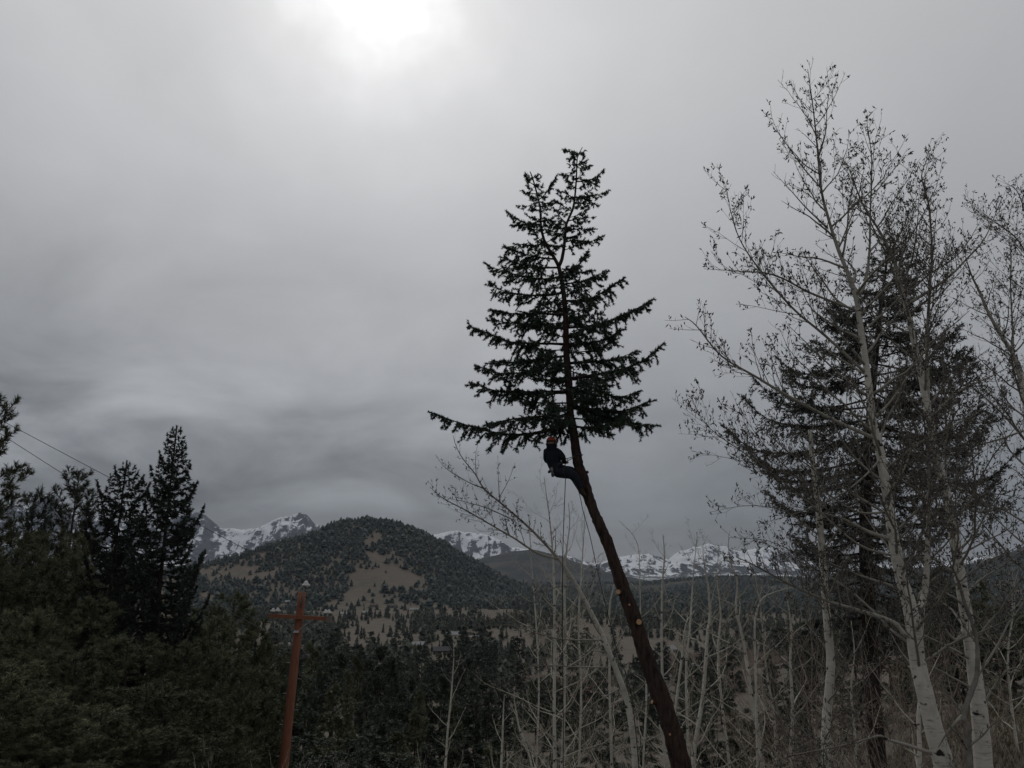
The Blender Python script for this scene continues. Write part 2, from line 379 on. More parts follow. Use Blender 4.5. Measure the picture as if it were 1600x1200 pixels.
az = np.radians(np.concatenate([np.linspace(-180, -47, 40, endpoint=False), np.linspace(-47, 47, 470, endpoint=False), np.linspace(47, 180, 40, endpoint=False)]))
rr = np.concatenate([[0.0], np.exp(np.linspace(math.log(0.6), math.log(8600), 270))])
A, R = np.meshgrid(az, rr); gx = R * np.sin(A); gy_ = R * np.cos(A); gz = H(gx, gy_)
nr, na = A.shape
i0 = (np.arange(nr - 1)[:, None] * na + np.arange(na)[None, :]); i1 = (np.arange(nr - 1)[:, None] * na + (np.arange(na) + 1)[None, :] % na)
gf = np.stack([i0, i1, i1 + na, i0 + na], -1).reshape(-1, 4)[:, ::-1].copy()
ground = mesh_obj('ground', np.stack([gx, gy_, gz], -1), gf, M['ground'], smooth=True); tag(ground, kind='structure')

# snowy range: heights over a fan of ground 8.3 to 14 km off
SKY_PX = [(-900, 800), (-500, 815), (-250, 790), (-100, 805), (-30, 790), (0, 800), (20, 785), (45, 792), (70, 772), (90, 778), (110, 800), (150, 812), (200, 818), (250, 812), (285, 806), (305, 802), (322, 806),
          (333, 815), (345, 824), (360, 824), (385, 826), (405, 825), (420, 819), (433, 812), (450, 808), (468, 802), (478, 806), (490, 817), (505, 823), (530, 827), (580, 836), (640, 842), (690, 834), (715, 829), (735, 833),
          (760, 838), (800, 852), (840, 862), (880, 866), (930, 881), (960, 871), (985, 869), (1013, 863), (1028, 868), (1044, 873), (1060, 861), (1085, 854), (1105, 850), (1130, 856), (1160, 862), (1190, 853),
          (1215, 856), (1240, 866), (1280, 880), (1330, 886), (1400, 884), (1480, 880), (1560, 868), (1620, 860), (1800, 850), (2300, 840), (2900, 850)]
st = np.array([P(a, b, 1.0)[0] for a, b in SKY_PX]); se = np.array([(P(a, b, 1.0)[2] - CAMZ) for a, b in SKY_PX])
cols = np.linspace(-1.0, 1.0, 1180); rows = np.linspace(8300, 13000, 130)
Tm, Ym = np.meshgrid(cols, rows); Xm = Tm * Ym
sprof = np.interp(Ym, [8300, 10000, 10500, 11500, 12000, 13200], [0.02, 0.08, 0.18, 1.0, 0.88, 0.15])
rd = ridged(Xm / 1500, Ym / 1500, 7, 5)
wv = np.interp(Ym, [8300, 11000, 11700, 14000], [1.0, 0.7, 0.25, 0.8])
Zm = sprof * (1 - wv * 0.55 * (1 - rd)) * 1000 + (ridged(Xm / 620 + 0.3 * fbm(Xm / 900, Ym / 900, 3, 8), Ym / 900, 6, 177) - 0.4) * 330 * np.clip(sprof * 1.6, 0, 1) + fbm(Xm / 200, Ym / 200, 4, 77) * 40 * np.clip(sprof * 2, 0, 1)
ratio = np.max(Zm / Ym, axis=0)
tgt = np.interp(cols, st, se) + fbm(cols * 60, cols * 0, 4, 9) * 0.0034
Zm = Zm * (np.clip(tgt, 0.004, 1) / ratio)[None, :] + CAMZ - 40 * (1 - np.clip(sprof * 3, 0, 1))
nrw, ncl = Zm.shape
q = (np.arange(nrw - 1)[:, None] * ncl + np.arange(ncl - 1)[None, :])
mf = np.stack([q, q + 1, q + 1 + ncl, q + ncl], -1).reshape(-1, 4)
mo = mesh_obj('snowy_mountains', np.stack([Xm, Ym, Zm], -1), mf, M['mountain'], smooth=True); tag(mo, kind='structure')

# ------------------------------------------------------------------ conifers
class Crown:
    """branches, twigs and needle segments of one conifer"""
    def __init__(s): s.wood = Tubes(); s.p = []; s.q = []
    def seg(s, a, b): s.p.append(a); s.q.append(b)

def poly_at(pts, s):
    pts = np.asarray(pts); d = np.linalg.norm(np.diff(pts, axis=0), axis=1); c = np.concatenate([[0], np.cumsum(d)]); x = s * c[-1]
    i = min(len(d) - 1, max(0, int(np.searchsorted(c, x) - 1))); f = (x - c[i]) / (d[i] + 1e-9)
    return pts[i] + (pts[i + 1] - pts[i]) * f, nrm(pts[i + 1] - pts[i])
def poly_len(pts): return float(np.sum(np.linalg.norm(np.diff(np.asarray(pts), axis=0), axis=1)))
def smooth_path(pts, n=10):
    """Catmull-Rom through the given points"""
    pts = [np.asarray(p, float) for p in pts]
    if len(pts) < 3: return [pts[0] + (pts[-1] - pts[0]) * k / n for k in range(n + 1)]
    e = [2 * pts[0] - pts[1]] + pts + [2 * pts[-1] - pts[-2]]; out = []; m = max(2, int(math.ceil(n / (len(pts) - 1))))
    for i in range(1, len(e) - 2):
        for k in range(m):
            t = k / m; a, b, c, d = e[i - 1], e[i], e[i + 1], e[i + 2]
            out.append(0.5 * (2 * b + (c - a) * t + (2 * a - 5 * b + 4 * c - d) * t * t + (3 * b - a - 3 * c + d) * t ** 3))
    out.append(pts[-1]); return out

def fir_branch(C, path, r0, rng, let_len=0.42, gap=0.085, droop=0.35, bare=0.12, hang=0.5, sides=4):
    """one limb with flat sprays of drooping branchlets"""
    path = smooth_path(path, 8); Lb = poly_len(path); n = len(path)
    C.wood.add(path, [max(0.004, r0 * (1 - 0.85 * i / (n - 1))) for i in range(n)], sides)
    k = max(3, int(Lb * (1 - bare) / gap))
    for j in range(k):
        s = bare + (1 - bare) * (j + rng.uniform(0, 1)) / k
        p, t = poly_at(path, min(s, 0.995))
        lat = nrm(np.cross(t, (0, 0, 1.0)))
        for sd in (-1, 1):
            if rng.uniform() < 0.10: continue
            shape = min(1.0, 0.45 + 2.2 * s) * (1.05 - 0.62 * s)
            ln = let_len * shape * rng.uniform(0.55, 1.25) * min(1.0, 0.35 + Lb * 0.5)
            dr = rng.uniform(0.0, droop) + (0.9 if rng.uniform() < hang * 0.45 else 0)
            d = nrm(t * rng.uniform(0.5, 1.0) + lat * sd * rng.uniform(0.5, 1.0) + np.array((0, 0, -dr)))
            m1 = p + d * ln * 0.55; e = p + d * ln + np.array((0, 0, -ln * 0.18 * dr + 0.03 * ln))
            C.seg(p + d * ln * 0.12, m1); C.seg(m1, e)
            C.wood.add([p, e], [0.006, 0.002], 3, cap=False)
            for _ in range(int(1 + ln * 7)):
                f = rng.uniform(0.25, 0.95); b = p + (e - p) * f
                d2 = nrm(d + rng.normal(size=3) * 0.75 + np.array((0, 0, -0.35 * hang))); C.seg(b, b + d2 * ln * rng.uniform(0.22, 0.45))
    p, t = poly_at(path, 0.93); C.seg(p, path[-1] + t * 0.08)

def radial_branches(C, axis, rng, n, lenf, elev, r0, s0=0.1, s1=0.98, curve=0.25, **kw):
    """limbs all round a stem; lenf(s) metres, elev(s) start slope"""
    a = rng.uniform(0, 6.28)
    for j in range(n):
        s = s0 + (s1 - s0) * (j + rng.uniform(0, 0.9)) / n; a += 2.4 + rng.uniform(-0.5, 0.5)
        p, t = poly_at(axis, s); L = lenf(s) * rng.uniform(0.72, 1.18)
        if L < 0.06: continue
        e = elev(s) + rng.uniform(-0.14, 0.14); h = np.array((math.cos(a), math.sin(a), 0))
        d = nrm(h + np.array((0, 0, e)))
        m1 = p + d * L * 0.45 + np.array((0, 0, -curve * 0.16 * L)); m2 = p + d * L * 0.8 + np.array((0, 0, -curve * 0.10 * L)); q = p + d * L + np.array((0, 0, curve * 0.22 * L))
        fir_branch(C, [p, m1, m2, q], r0 * (0.35 + 0.65 * (1 - s)), rng, **kw)

def finish_conifer(name, C, trunk, base, needle_mat, bark, label, cat, group, per_m, nl, nw, spread, rng, up=0.0):
    o = empty(name, base); tag(o, label, cat, group)
    trunk.obj('trunk', bark, o, base)
    C.wood.obj('branches', bark, o, base)['kind'] = 'stuff'
    tri_obj('crown', needle_tris(C.p, C.q, per_m, nl, nw, spread, rng, up=up), needle_mat, o, base)
    return o

# --- the leaning fir with the climber
D0 = 16.8
PXM = D0 / FPX
def TR(pts, d=D0, dd=None):
    return [P(p[0], p[1], d + (dd[i] if dd else 0)) for i, p in enumerate(pts)]
rng = np.random.default_rng(7)
trunk_px = [(1065, 1200, 30), (1053, 1150, 29), (1037, 1100, 27.5), (1018, 1050, 26.5), (1004, 1010, 24.5), (994, 975, 23), (976, 925, 21.5), (967, 900, 20), (950, 850, 18.5), (937, 820, 17.5), (928, 800, 17), (919, 775, 17.5),
            (911, 750, 19), (904, 727, 17), (900, 705, 15.5), (896, 675, 14.5), (891, 650, 13.5), (889, 600, 12), (885, 550, 11), (884, 500, 9.5), (881, 460, 8.2), (876, 430, 7.2), (873, 416, 7)]
tp = TR(trunk_px)
g0 = tp[0] + (tp[0] - tp[2]) * 0.9
base_fir = np.array((tp[0][0] + (tp[0][0] - tp[1][0]) * 0.9, D0, 0)); base_fir[2] = h1(base_fir[0], D0) - 0.15
root = [base_fir, base_fir + (tp[0] - base_fir) * 0.25, base_fir + (tp[0] - base_fir) * 0.6]
tk = Tubes()
pathT = root + tp; radT = [0.40, 0.27, 0.235] + [w * 0.95 * PXM / 2 for (_, _, w) in trunk_px]
# resample so the bark edge can be knobbly
fine = []; finer = []
for i in range(len(pathT) - 1):
    for k in range(5):
        fine.append(pathT[i] + (pathT[i + 1] - pathT[i]) * k / 5); finer.append((radT[i] + (radT[i + 1] - radT[i]) * k / 5) * rng.uniform(0.94, 1.07))
fine.append(pathT[-1]); finer.append(radT[-1])
tk.add(fine, finer, 14, rough=0.07, rng=rng)
leadL = TR([(873, 416), (866, 403), (850, 375), (845, 350), (844, 325), (837, 295), (831, 275), (828, 268)], D0, [0, .02, .1, .14, .16, .2, .22, .22])
leadR = TR([(873, 416), (878, 405), (882, 380), (885, 350), (895, 327), (899, 300), (901, 270), (902, 247), (910, 230)], D0, [0, -.03, -.06, -.08, -.1, -.1, -.1, -.1, -.1])
tk.add(smooth_path(leadL, 14), list(np.linspace(0.045, 0.010, len(smooth_path(leadL, 14)))), 7)
tk.add(smooth_path(leadR, 16), list(np.linspace(0.046, 0.008, len(smooth_path(leadR, 16)))), 7)
C = Crown()
LIMBS = [  # traced silhouettes: attachment first, tip last (photo pixels)
    [(891, 662), (850, 674), (800, 680), (740, 668), (678, 646)], [(890, 650), (850, 650), (800, 655), (764, 662)], [(889, 655), (862, 668), (838, 690)],
    [(889, 612), (855, 612), (790, 613), (765, 608), (739, 600)], [(888, 572), (857, 568), (835, 577), (790, 585), (747, 573)], [(887, 556), (850, 560), (805, 566), (770, 565)],
    [(885, 538), (862, 537), (800, 535), (765, 522), (737, 511)], [(884, 515), (850, 508), (800, 505), (772, 500)], [(884, 492), (840, 490), (800, 490), (770, 484)],
    [(881, 457), (850, 462), (800, 458), (763, 446)], [(878, 432), (850, 436), (810, 430), (766, 417)], [(874, 418), (840, 418), (810, 412), (785, 403)], [(868, 405), (840, 402), (815, 396), (792, 388)],
    [(852, 380), (830, 384), (812, 382), (800, 385)], [(846, 352), (825, 350), (808, 343), (793, 332)], [(845, 345), (822, 352), (802, 352)], [(844, 322), (828, 322), (812, 322)], [(839, 303), (830, 302), (818, 299)],
    [(842, 312), (852, 303), (862, 287), (869, 276)], [(836, 290), (826, 283), (822, 274)], [(845, 340), (860, 345), (872, 345)], [(848, 365), (862, 362), (874, 366)], [(842, 315), (855, 318), (866, 316)],
    [(884, 512), (935, 507), (985, 487), (1016, 470)], [(890, 592), (960, 580), (1002, 565), (1031, 542)], [(888, 568), (935, 565), (965, 560), (990, 550)], [(891, 637), (935, 645), (985, 662), (1016, 664)],
    [(891, 632), (930, 640), (972, 642), (1012, 628)], [(890, 612), (935, 612), (965, 620), (993, 614)], [(886, 540), (925, 535), (950, 528), (967, 516)], [(882, 470), (910, 470), (935, 460), (973, 436)],
    [(880, 444), (910, 440), (925, 435), (947, 425)], [(877, 425), (890, 420), (905, 412), (918, 393)], [(878, 420), (900, 425), (925, 423)], [(883, 378), (900, 375), (920, 378), (940, 370)], [(884, 360), (905, 358), (928, 358)],
    [(888, 345), (905, 342), (926, 340)], [(898, 308), (915, 308), (932, 305), (948, 299)], [(897, 318), (915, 318), (932, 320)], [(901, 284), (915, 282), (930, 278), (941, 267)], [(901, 278), (916, 283), (932, 290)], [(902, 262), (912, 263), (921, 260)],
    [(901, 275), (890, 275), (878, 274)], [(901, 268), (890, 270), (880, 272)], [(902, 252), (893, 240), (883, 235)], [(898, 310), (885, 303), (873, 298)], [(893, 330), (880, 322), (870, 316)], [(885, 352), (868, 350), (855, 352)],
    [(902, 258), (908, 252), (911, 247)], [(902, 250), (895, 248), (890, 248)], [(896, 672), (905, 675), (918, 688)], [(895, 665), (925, 670), (955, 678)], [(897, 678), (885, 682), (882, 690)],
    [(890, 625), (925, 655), (945, 668)], [(886, 545), (900, 560), (915, 575)], [(884, 495), (905, 495), (922, 485)]]
for li, pts in enumerate(LIMBS):
    n = len(pts); px_len = abs(pts[-1][0] - pts[0][0]); off = rng.uniform(-0.45, 0.45) * px_len * PXM
    fir_branch(C, TR(pts, D0, [off * (i / (n - 1)) for i in range(n)]), 0.010 + 0.00018 * px_len, rng, let_len=0.46 if px_len > 60 else 0.32, gap=0.068, droop=0.45, bare=0.20 if px_len > 80 else 0.10, hang=0.6)
mainT = tp[15:]
radial_branches(C, mainT, rng, 48, lambda s: 0.55 + 0.85 * (1 - s), lambda s: 0.02 + 0.25 * s, 0.022, 0.02, 0.98, 0.4, let_len=0.40, gap=0.085, droop=0.45, hang=0.6, bare=0.15)
radial_branches(C, leadL, rng, 24, lambda s: 0.62 * (1 - s) + 0.12, lambda s: 0.35, 0.012, 0.1, 0.97, 0.2, let_len=0.26, gap=0.075, droop=0.4, hang=0.4)
radial_branches(C, leadR, rng, 26, lambda s: 0.60 * (1 - s) + 0.12, lambda s: 0.35, 0.012, 0.1, 0.97, 0.2, let_len=0.26, gap=0.075, droop=0.4, hang=0.4)
fir = finish_conifer('leaning_fir', C, tk, base_fir, M['fir_needle'], M['fir_bark'], 'tall leaning fir stripped of its lower branches with a climber on its trunk', 'tree', None, 255, 0.058, 0.020, 0.95, rng)
# sawn branch stubs with pale faces
for (px, py, r, axx, axz) in ((967, 925, 0.048, -0.5, 0.1), (998, 972, 0.058, 0.05, 0.12), (983, 945, 0.022, 0.0, 0.1), (1046, 1147, 0.022, 0.1, 0.0), (1021, 1097, 0.040, -0.9, 0.2), 
                              (917, 738, 0.028, 1.0, 0.35), (952, 838, 0.022, 1.0, 0.5)):
    i = int(np.argmin([abs(project(*p)[1] - py) for p in fine])); c = fine[i]; rad = finer[i]
    d = nrm((axx, -1.0 if abs(axx) < 0.9 else -0.35, axz)); tgtp = P(px, py, D0 - rad * (0.9 if abs(axx) < 0.9 else 0.3))
    s = Tubes(); e = tgtp + d * 0.035
    s.add([tgtp - d * 0.10, tgtp, e], [r * 1.5, r * 1.25, r * 1.04], 10, cap=False); st_ = s.obj('branch_stub', M['fir_bark'], fir, base_fir)
    s2 = Tubes(); s2.add([e - d * 0.004, e + d * 0.004], [r * 1.0, r * 0.97], 12)
    f_ = s2.obj('cut_face', M['cut_wood'], st_, base_fir, smooth=False)

# --- big conifer behind the aspens
rng = np.random.default_rng(21)
D1 = 20.5
tpx = [(1372, 1200, 25), (1362, 1050, 23), (1355, 900, 20), (1352, 800, 17), (1356, 700, 14), (1364, 600, 11), (1374, 500, 7), (1384, 420, 4), (1388, 385, 1.5)]
tr1 = TR(tpx, D1); b1 = np.array((tr1[0][0] + 0.05, D1, 0)); b1[2] = h1(b1[0], D1) - 0.1
tk = Tubes(); tk.add(smooth_path([b1] + tr1, 26), list(np.interp(np.linspace(0, 1, len(smooth_path([b1] + tr1, 26))), np.linspace(0, 1, len(tpx) + 1), [0.30] + [w * D1 / FPX / 2 for *_, w in tpx])), 10, rough=0.06, rng=rng)
C = Crown()
radial_branches(C, tr1[1:], rng, 105, lambda s: float(np.interp(s, [0, 0.15, 0.3, 0.44, 0.6, 0.7, 0.8, 0.92, 1], [0.5, 0.9, 2.0, 3.3, 3.0, 2.3, 1.5, 0.75, 0.25])), lambda s: -0.05 + 0.28 * s, 0.05, 0.03, 0.99, 0.55, let_len=0.62, gap=0.10, droop=0.3, hang=0.35, bare=0.2)
finish_conifer('conifer_tree', C, tk, b1, M['grey_needle'], M['conifer_bark'], 'dark broad conifer standing behind the budding white-barked aspens', 'tree', None, 70, 0.088, 0.025, 0.9, rng)

# --- two dark spruces
def spruce(top, d, lenf, nb, label, seed, let_len, hgt_extra=0, bend=0, name='spruce_tree', mat='spruce_needle', gap=0.07, per=150, nl=0.080, nw=0.027, group=None, elev=lambda s: 0.12 + 0.40 * s, curve=1.15, trunk_r=0.011):
    rng = np.random.default_rng(seed)
    tip = P(top[0], top[1], d); gz = h1(tip[0] - bend, d); base = np.array((tip[0] - bend, d, gz - 0.1)); Ht = tip[2] - base[2]
    ax = smooth_path([base, base + (tip - base) * 0.5 + np.array((bend * 0.2, 0, 0)), tip], 14)
    tk = Tubes(); tk.add(ax, [max(0.02, Ht * trunk_r * (1 - i / (len(ax) - 1)) ** 0.85) for i in range(len(ax))], 8)
    C = Crown(); C.seg(ax[-2], ax[-1] + np.array((0, 0, 0.05)))
    radial_branches(C, ax, rng, nb, lambda s: lenf(s) * Ht, elev, Ht * 0.0032, 0.10, 0.99, curve, let_len=let_len, gap=gap, droop=0.35, hang=0.45, bare=0.1)
    return finish_conifer(name, C, tk, base, M[mat], M['conifer_bark'], label, 'tree', group, per, nl, nw, 0.8, rng)
spruce((276, 668), 23.5, lambda s: float(np.interp(s, [0, 0.35, 0.6, 0.72, 0.84, 0.94, 1], [0.12, 0.115, 0.10, 0.086, 0.058, 0.026, 0.008])), 170, 'tallest dark spruce with upswept branch tips above the pine stand', 31, 0.28)
spruce((198, 722), 24.5, lambda s: float(np.interp(s, [0, 0.5, 0.72, 0.82, 0.93, 0.96, 1], [0.085, 0.082, 0.080, 0.075, 0.066, 0.026, 0.010])), 130, 'dark ragged spruce with a thin knobbly top beside the tallest spruce', 32, 0.28, bend=0.2)

# --- bushy pines
def pine_proto(name, seed, Ht, nb, rmax, mat, label, group, tuft=(30, 0.17, 0.020), dens=1.45, skirt=0.08):
    rng = np.random.default_rng(seed); base = np.zeros(3)
    ax = smooth_path([(0, 0, -0.2), (rng.uniform(-.15, .15), rng.uniform(-.15, .15), Ht * 0.5), (0, 0, Ht)], 12)
    tk = Tubes(); tk.add(ax, [max(0.012, 0.017 * Ht * (1 - 0.96 * i / (len(ax) - 1))) for i in range(len(ax))], 7)
    C = Crown(); a = 0
    for j in range(nb):
        s = skirt + (0.985 - skirt) * (j + rng.uniform(0, 1)) / nb; a += 2.4 + rng.uniform(-.6, .6)
        p, t = poly_at(ax, s)
        L = rmax * float(np.interp(s, [0, 0.25, 0.5, 0.8, 0.93, 1], [0.75, 1.0, 0.95, 0.66, 0.42, 0.16])) * rng.uniform(0.6, 1.2)
        h = np.array((math.cos(a), math.sin(a), 0)); e = 0.15 + 0.55 * s + rng.uniform(-.15, .2)
        path = smooth_path([p, p + nrm(h + (0, 0, e * 0.5)) * L * 0.5, p + nrm(h + (0, 0, e)) * L], 6)
        C.wood.add(path, [max(0.006, 0.022 * (1 - s * 0.6) * (1 - 0.8 * i / (len(path) - 1))) for i in range(len(path))], 4)
        for k in range(int((4 + L * 9) * dens)):
            f = rng.uniform(0.25, 1.0) ** 0.7; b, tt = poly_at(path, min(f, 0.99))
            d = nrm(tt * 0.6 + rng.normal(size=3) * 0.6 + np.array((0, 0, 0.55))); ln = rng.uniform(0.10, 0.34) * (0.6 + 0.4 * L)
            C.wood.add([b, b + d * ln], [0.006, 0.004], 3, cap=False); C.seg(b + d * ln * 0.45, b + d * (ln + 0.04))
    C.seg(ax[-2], ax[-1])
    o = empty(name, (0, 0, 0)); tag(o, label, 'tree', group)
    tk.obj('trunk', M['conifer_bark'], o); C.wood.obj('branches', M['conifer_bark'], o)['kind'] = 'stuff'
    n = tuft[0]
    v = []
    p = np.repeat(np.array(C.p), 1, 0); qd = np.array(C.q)
    ln = np.linalg.norm(qd - p, axis=1)
    v = needle_tris(p, qd, n / float(np.mean(ln)), tuft[1], tuft[2], 0.85, rng)
    tri_obj('crown', v, mat, o)
    o['h'] = Ht
    return o
PG = 'olive pines massed on the slope by the utility pole'
PL = 'olive-green bushy pine in the dense stand beside the utility pole'
pines = [pine_proto('bushy_pine', 50 + i, 9.0, 62 + 8 * i, [1.9, 1.65, 2.1][i], M['pine_needle'], PL, PG) for i in range(3)]
# top pixel, distance
spots = [(30, 845, 27), (75, 835, 31), (130, 848, 33), (172, 872, 30), (215, 915, 27), (10, 905, 22), (95, 905, 24), (150, 940, 22), (48, 960, 19), (250, 975, 25), (291, 948, 29), (330, 970, 28), (366, 934, 33), (402, 972, 34), (280, 1010, 21),
         (200, 1000, 20), (120, 1020, 18), (20, 1040, 16.5), (350, 1030, 25), (395, 1050, 30), (230, 1075, 18), (310, 1090, 20), (75, 1090, 16), (160, 1110, 16.5), (425, 1015, 40), (270, 1140, 17), (-40, 850, 25), (-60, 980, 18)]
pr = random.Random(5)
used = [False] * 3
for i, (px, py, d) in enumerate(spots):
    k = i % 3; tip = P(px, py, d); gz = h1(tip[0], d); hh = tip[2] - gz
    o = pines[k] if not used[k] else copy_tree(pines[k]); used[k] = True
    s = hh / 9.0; w = min(1.35, max(0.8, s ** 0.6)) * pr.uniform(0.9, 1.15)
    o.location = (tip[0], d, gz); o.scale = (w, w, s); o.rotation_euler = (0, 0, pr.uniform(0, 6.28))
# pale loose pine, and the one at the frame's edge
pp = pine_proto('pale_pine', 61, 15.0, 120, 2.1, M['pale_pine_needle'], 'pale thin-crowned pine showing snowy mountains through its branches', None, (20, 0.22, 0.028), 1.0, 0.25)
tip = P(124, 738, 46); gz = h1(tip[0], 46); pp.location = (tip[0], 46, gz); pp.scale = (1.25, 1.25, (tip[2] - gz) / 15.0)
pp2 = pine_proto('small_pine', 62, 11.0, 110, 1.6, M['spruce_needle'], 'slim dark pine top between the pale pine and the dense pine by the wires', None, (20, 0.19, 0.028), 1.2)
tip = P(56, 774, 40); gz = h1(tip[0], 40); pp2.location = (tip[0], 40, gz); pp2.scale = (1.1, 1.1, (tip[2] - gz) / 11.0)
pe = pine_proto('edge_pine', 63, 14.0, 80, 2.3, M['pine_needle'], 'tall dense pine with dark clumped boughs crossed by the upper power line', None, (26, 0.17, 0.025), 1.6)
tip = P(-8, 622, 23); gz = h1(tip[0], 23); pe.location = (tip[0] - 0.15, 23, gz); pe.scale = (0.85, 0.85, (tip[2] - gz) / 14.0)

# ------------------------------------------------------------------ forest and valley trees
def lowpoly_conifer(seed, Ht, rad, tiers, k, jag=0.25, round_=0.0):
    """stack of ragged drooping skirts; returns verts, tris"""
    rng = np.random.default_rng(seed); v = []; f = []
    for i in range(tiers):
        s0 = i / tiers; z0 = Ht * (0.08 + 0.84 * s0); z1 = min(Ht, z0 + Ht * (1.55 / tiers)); r = rad * (math.sqrt(max(0.0, 1 - s0 ** 1.6)) if round_ else (1 - s0) ** 0.85) * rng.uniform(0.85, 1.1) + 0.12
        b = len(v); v.append((rng.normal() * 0.1, rng.normal() * 0.1, z1))
        for j in range(k):
            a = 2 * math.pi * (j + rng.uniform(-.3, .3)) / k; rj = r * (1 + rng.uniform(-jag, jag)) * (1.0 if j % 2 else 0.72)
            v.append((math.cos(a) * rj, math.sin(a) * rj, z0 + rng.uniform(-0.06, 0.06) * Ht + (0.03 * Ht if j % 2 else 0)))
        for j in range(k): f.append((b, b + 1 + j, b + 1 + (j + 1) % k))
    return np.array(v), np.array(f)
def tufty_conifer(name, seed, Ht, rad, n, size, round_, mat, label=None, group=None):
    """mid-distance tree: a trunk and a crown of many small ragged faces"""
    rng = np.random.default_rng(seed); o = empty(name); tag(o, label, 'tree', group)
    tk = Tubes(); tk.add([(0, 0, -0.5), (0, 0, Ht * 0.5), (0, 0, Ht * 0.97)], [0.018 * Ht, 0.011 * Ht, 0.01], 5); tk.obj('trunk', M['conifer_bark'], o)
    s = rng.uniform(0, 1, n) ** 0.9; nb = 46; bi = rng.integers(0, nb, n); bs = np.sort(rng.uniform(0.06, 0.98, nb)); ba = rng.uniform(0, 6.28, nb)
    s = np.clip(bs[bi] + rng.normal(0, 0.008, n), 0.04, 1); prof = np.sqrt(np.maximum(0, 1 - np.abs(s * 1.25 - 0.25) ** 2.2)) if round_ else (1 - s) ** 0.8 + 0.03
    rr_ = rad * prof * (0.75 + 0.35 * np.sin(bi * 12.9898)) * rng.uniform(0.15, 1, n) ** 0.6; aa = ba[bi] + rng.normal(0, 0.28, n)
    c = np.stack([np.cos(aa) * rr_, np.sin(aa) * rr_, Ht * s - (0.05 if round_ else 0.14) * rr_ + rng.normal(0, 0.05, n)], -1)
    d = np.stack([np.cos(aa), np.sin(aa), rng.uniform(-.2, .5, n)], -1)
    v = needle_tris(c, c + d * size, 3.0 / size, size, size * 0.42, 0.9, rng)
    tri_obj('crown', v, mat, o); o['h'] = Ht
    return o
NG = 'dark conifers rising from the slope below'
NL = 'dark conifer in the thick belt below the power pole and aspens'
mids = [tufty_conifer('slope_conifer', 70, 12, 2.3, 2600, 0.27, 0, M['far_needle'], NL, NG), tufty_conifer('slope_conifer', 71, 12, 2.0, 2400, 0.27, 0, M['pine_needle'], NL, NG),
        tufty_conifer('slope_conifer', 72, 11, 2.7, 2800, 0.28, 1, M['far_needle'], NL, NG)]
pr = random.Random(11); used = [False] * 3
tops = [(455, 1005, 90), (490, 1000, 110), (525, 1015, 100), (560, 1022, 95), (590, 1005, 120), (612, 1030, 85), (640, 1055, 80), (575, 1060, 70), (520, 1065, 62), (480, 1070, 55), (545, 1100, 52), (600, 1095, 58), (650, 1105, 56), (690, 1050, 80),
        (722, 1035, 85), (745, 1050, 70), (765, 1075, 66), (710, 1090, 55), (680, 1130, 46), (620, 1140, 44), (560, 1150, 42), (500, 1130, 44), (465, 1120, 40), (740, 1125, 48), (790, 1130, 52), (820, 1160, 46), (770, 1165, 42), (860, 1140, 60), (900, 1120, 70),
        (930, 1130, 62), (895, 1170, 46), (1000, 1130, 55), (950, 1165, 48), (1120, 1135, 50), (1090, 1160, 42), (1150, 1150, 40), (1200, 1130, 44), (1140, 1095, 75), (1178, 1104, 58), (1165, 1122, 47), (1215, 1100, 52),  (1240, 1150, 38), (1230, 1085, 62), (1260, 1060, 70), (1310, 1040, 60), (1340, 1060, 45), (1405, 1030, 48), (1430, 1060, 40),
        (1480, 985, 52), (1385, 1000, 55), (1450, 1000, 60), (1540, 990, 46), (1575, 1010, 38), (1600, 960, 42), (1500, 1040, 36), (1560, 1060, 30), (1330, 985, 80), (1290, 1000, 95), (1250, 1010, 110), (905, 1050, 170), (925, 1047, 185), (745, 1060, 210), (870, 1060, 230), (440, 1040, 60), (430, 1090, 45), (455, 1150, 34), (490, 1165, 36), (525, 1175, 35), (590, 1170, 36), (640, 1180, 36), (670, 1165, 40), (705, 1160, 42), (735, 1170, 38), (800, 1180, 40), (585, 1125, 50), (530, 1115, 48), (700, 1115, 52), (760, 1105, 58), (845, 1180, 40), (610, 1060, 75), (655, 1075, 68), (505, 1040, 75), (545, 1045, 82), (1470, 880, 48), (1530, 905, 60), (1420, 905, 70), (1500, 930, 70)]
for i, (px, py, d) in enumerate(tops):
    k = (i * 7 + i // 3) % 3; tip = P(px, py, d); gz = h1(tip[0], d); hh = max(4.0, tip[2] - gz)
    o = mids[k] if not used[k] else copy_tree(mids[k]); used[k] = True
    s = hh / mids[k]['h']; w = max(0.7, min(1.5, s)) * pr.uniform(0.9, 1.2)
    o.location = (tip[0], d, tip[2] - hh); o.scale = (w, w, s); o.rotation_euler = (0, 0, pr.uniform(0, 6.28))
for o in mids: del o['h']

rng = np.random.default_rng(99)
gsp = 9.5
cy_, cx_ = np.meshgrid(np.arange(190, 2650, gsp), np.arange(-2100, 2100, gsp), indexing='ij')
cx_ = cx_.ravel() + rng.uniform(-5, 5, cx_.size); cy_ = cy_.ravel() + rng.uniform(-5, 5, cy_.size)
keep = np.abs(cx_) < 0.78 * cy_; cx_ = cx_[keep]; cy_ = cy_[keep]; cz_ = H(cx_, cy_)
px_, py_ = project(cx_, cy_, cz_)
def inpoly(px, py, poly):
    r = np.zeros(px.shape, bool); j = len(poly) - 1
    for i in range(len(poly)):
        xi, yi = poly[i]; xj, yj = poly[j]
        c = ((yi > py) != (yj > py)) & (px < (xj - xi) * (py - yi) / (yj - yi + 1e-9) + xi); r ^= c; j = i
    return r
n1 = fbm(cx_ / 70, cy_ / 70, 4, 51); n2 = fbm(cx_ / 190, cy_ / 190, 3, 61)
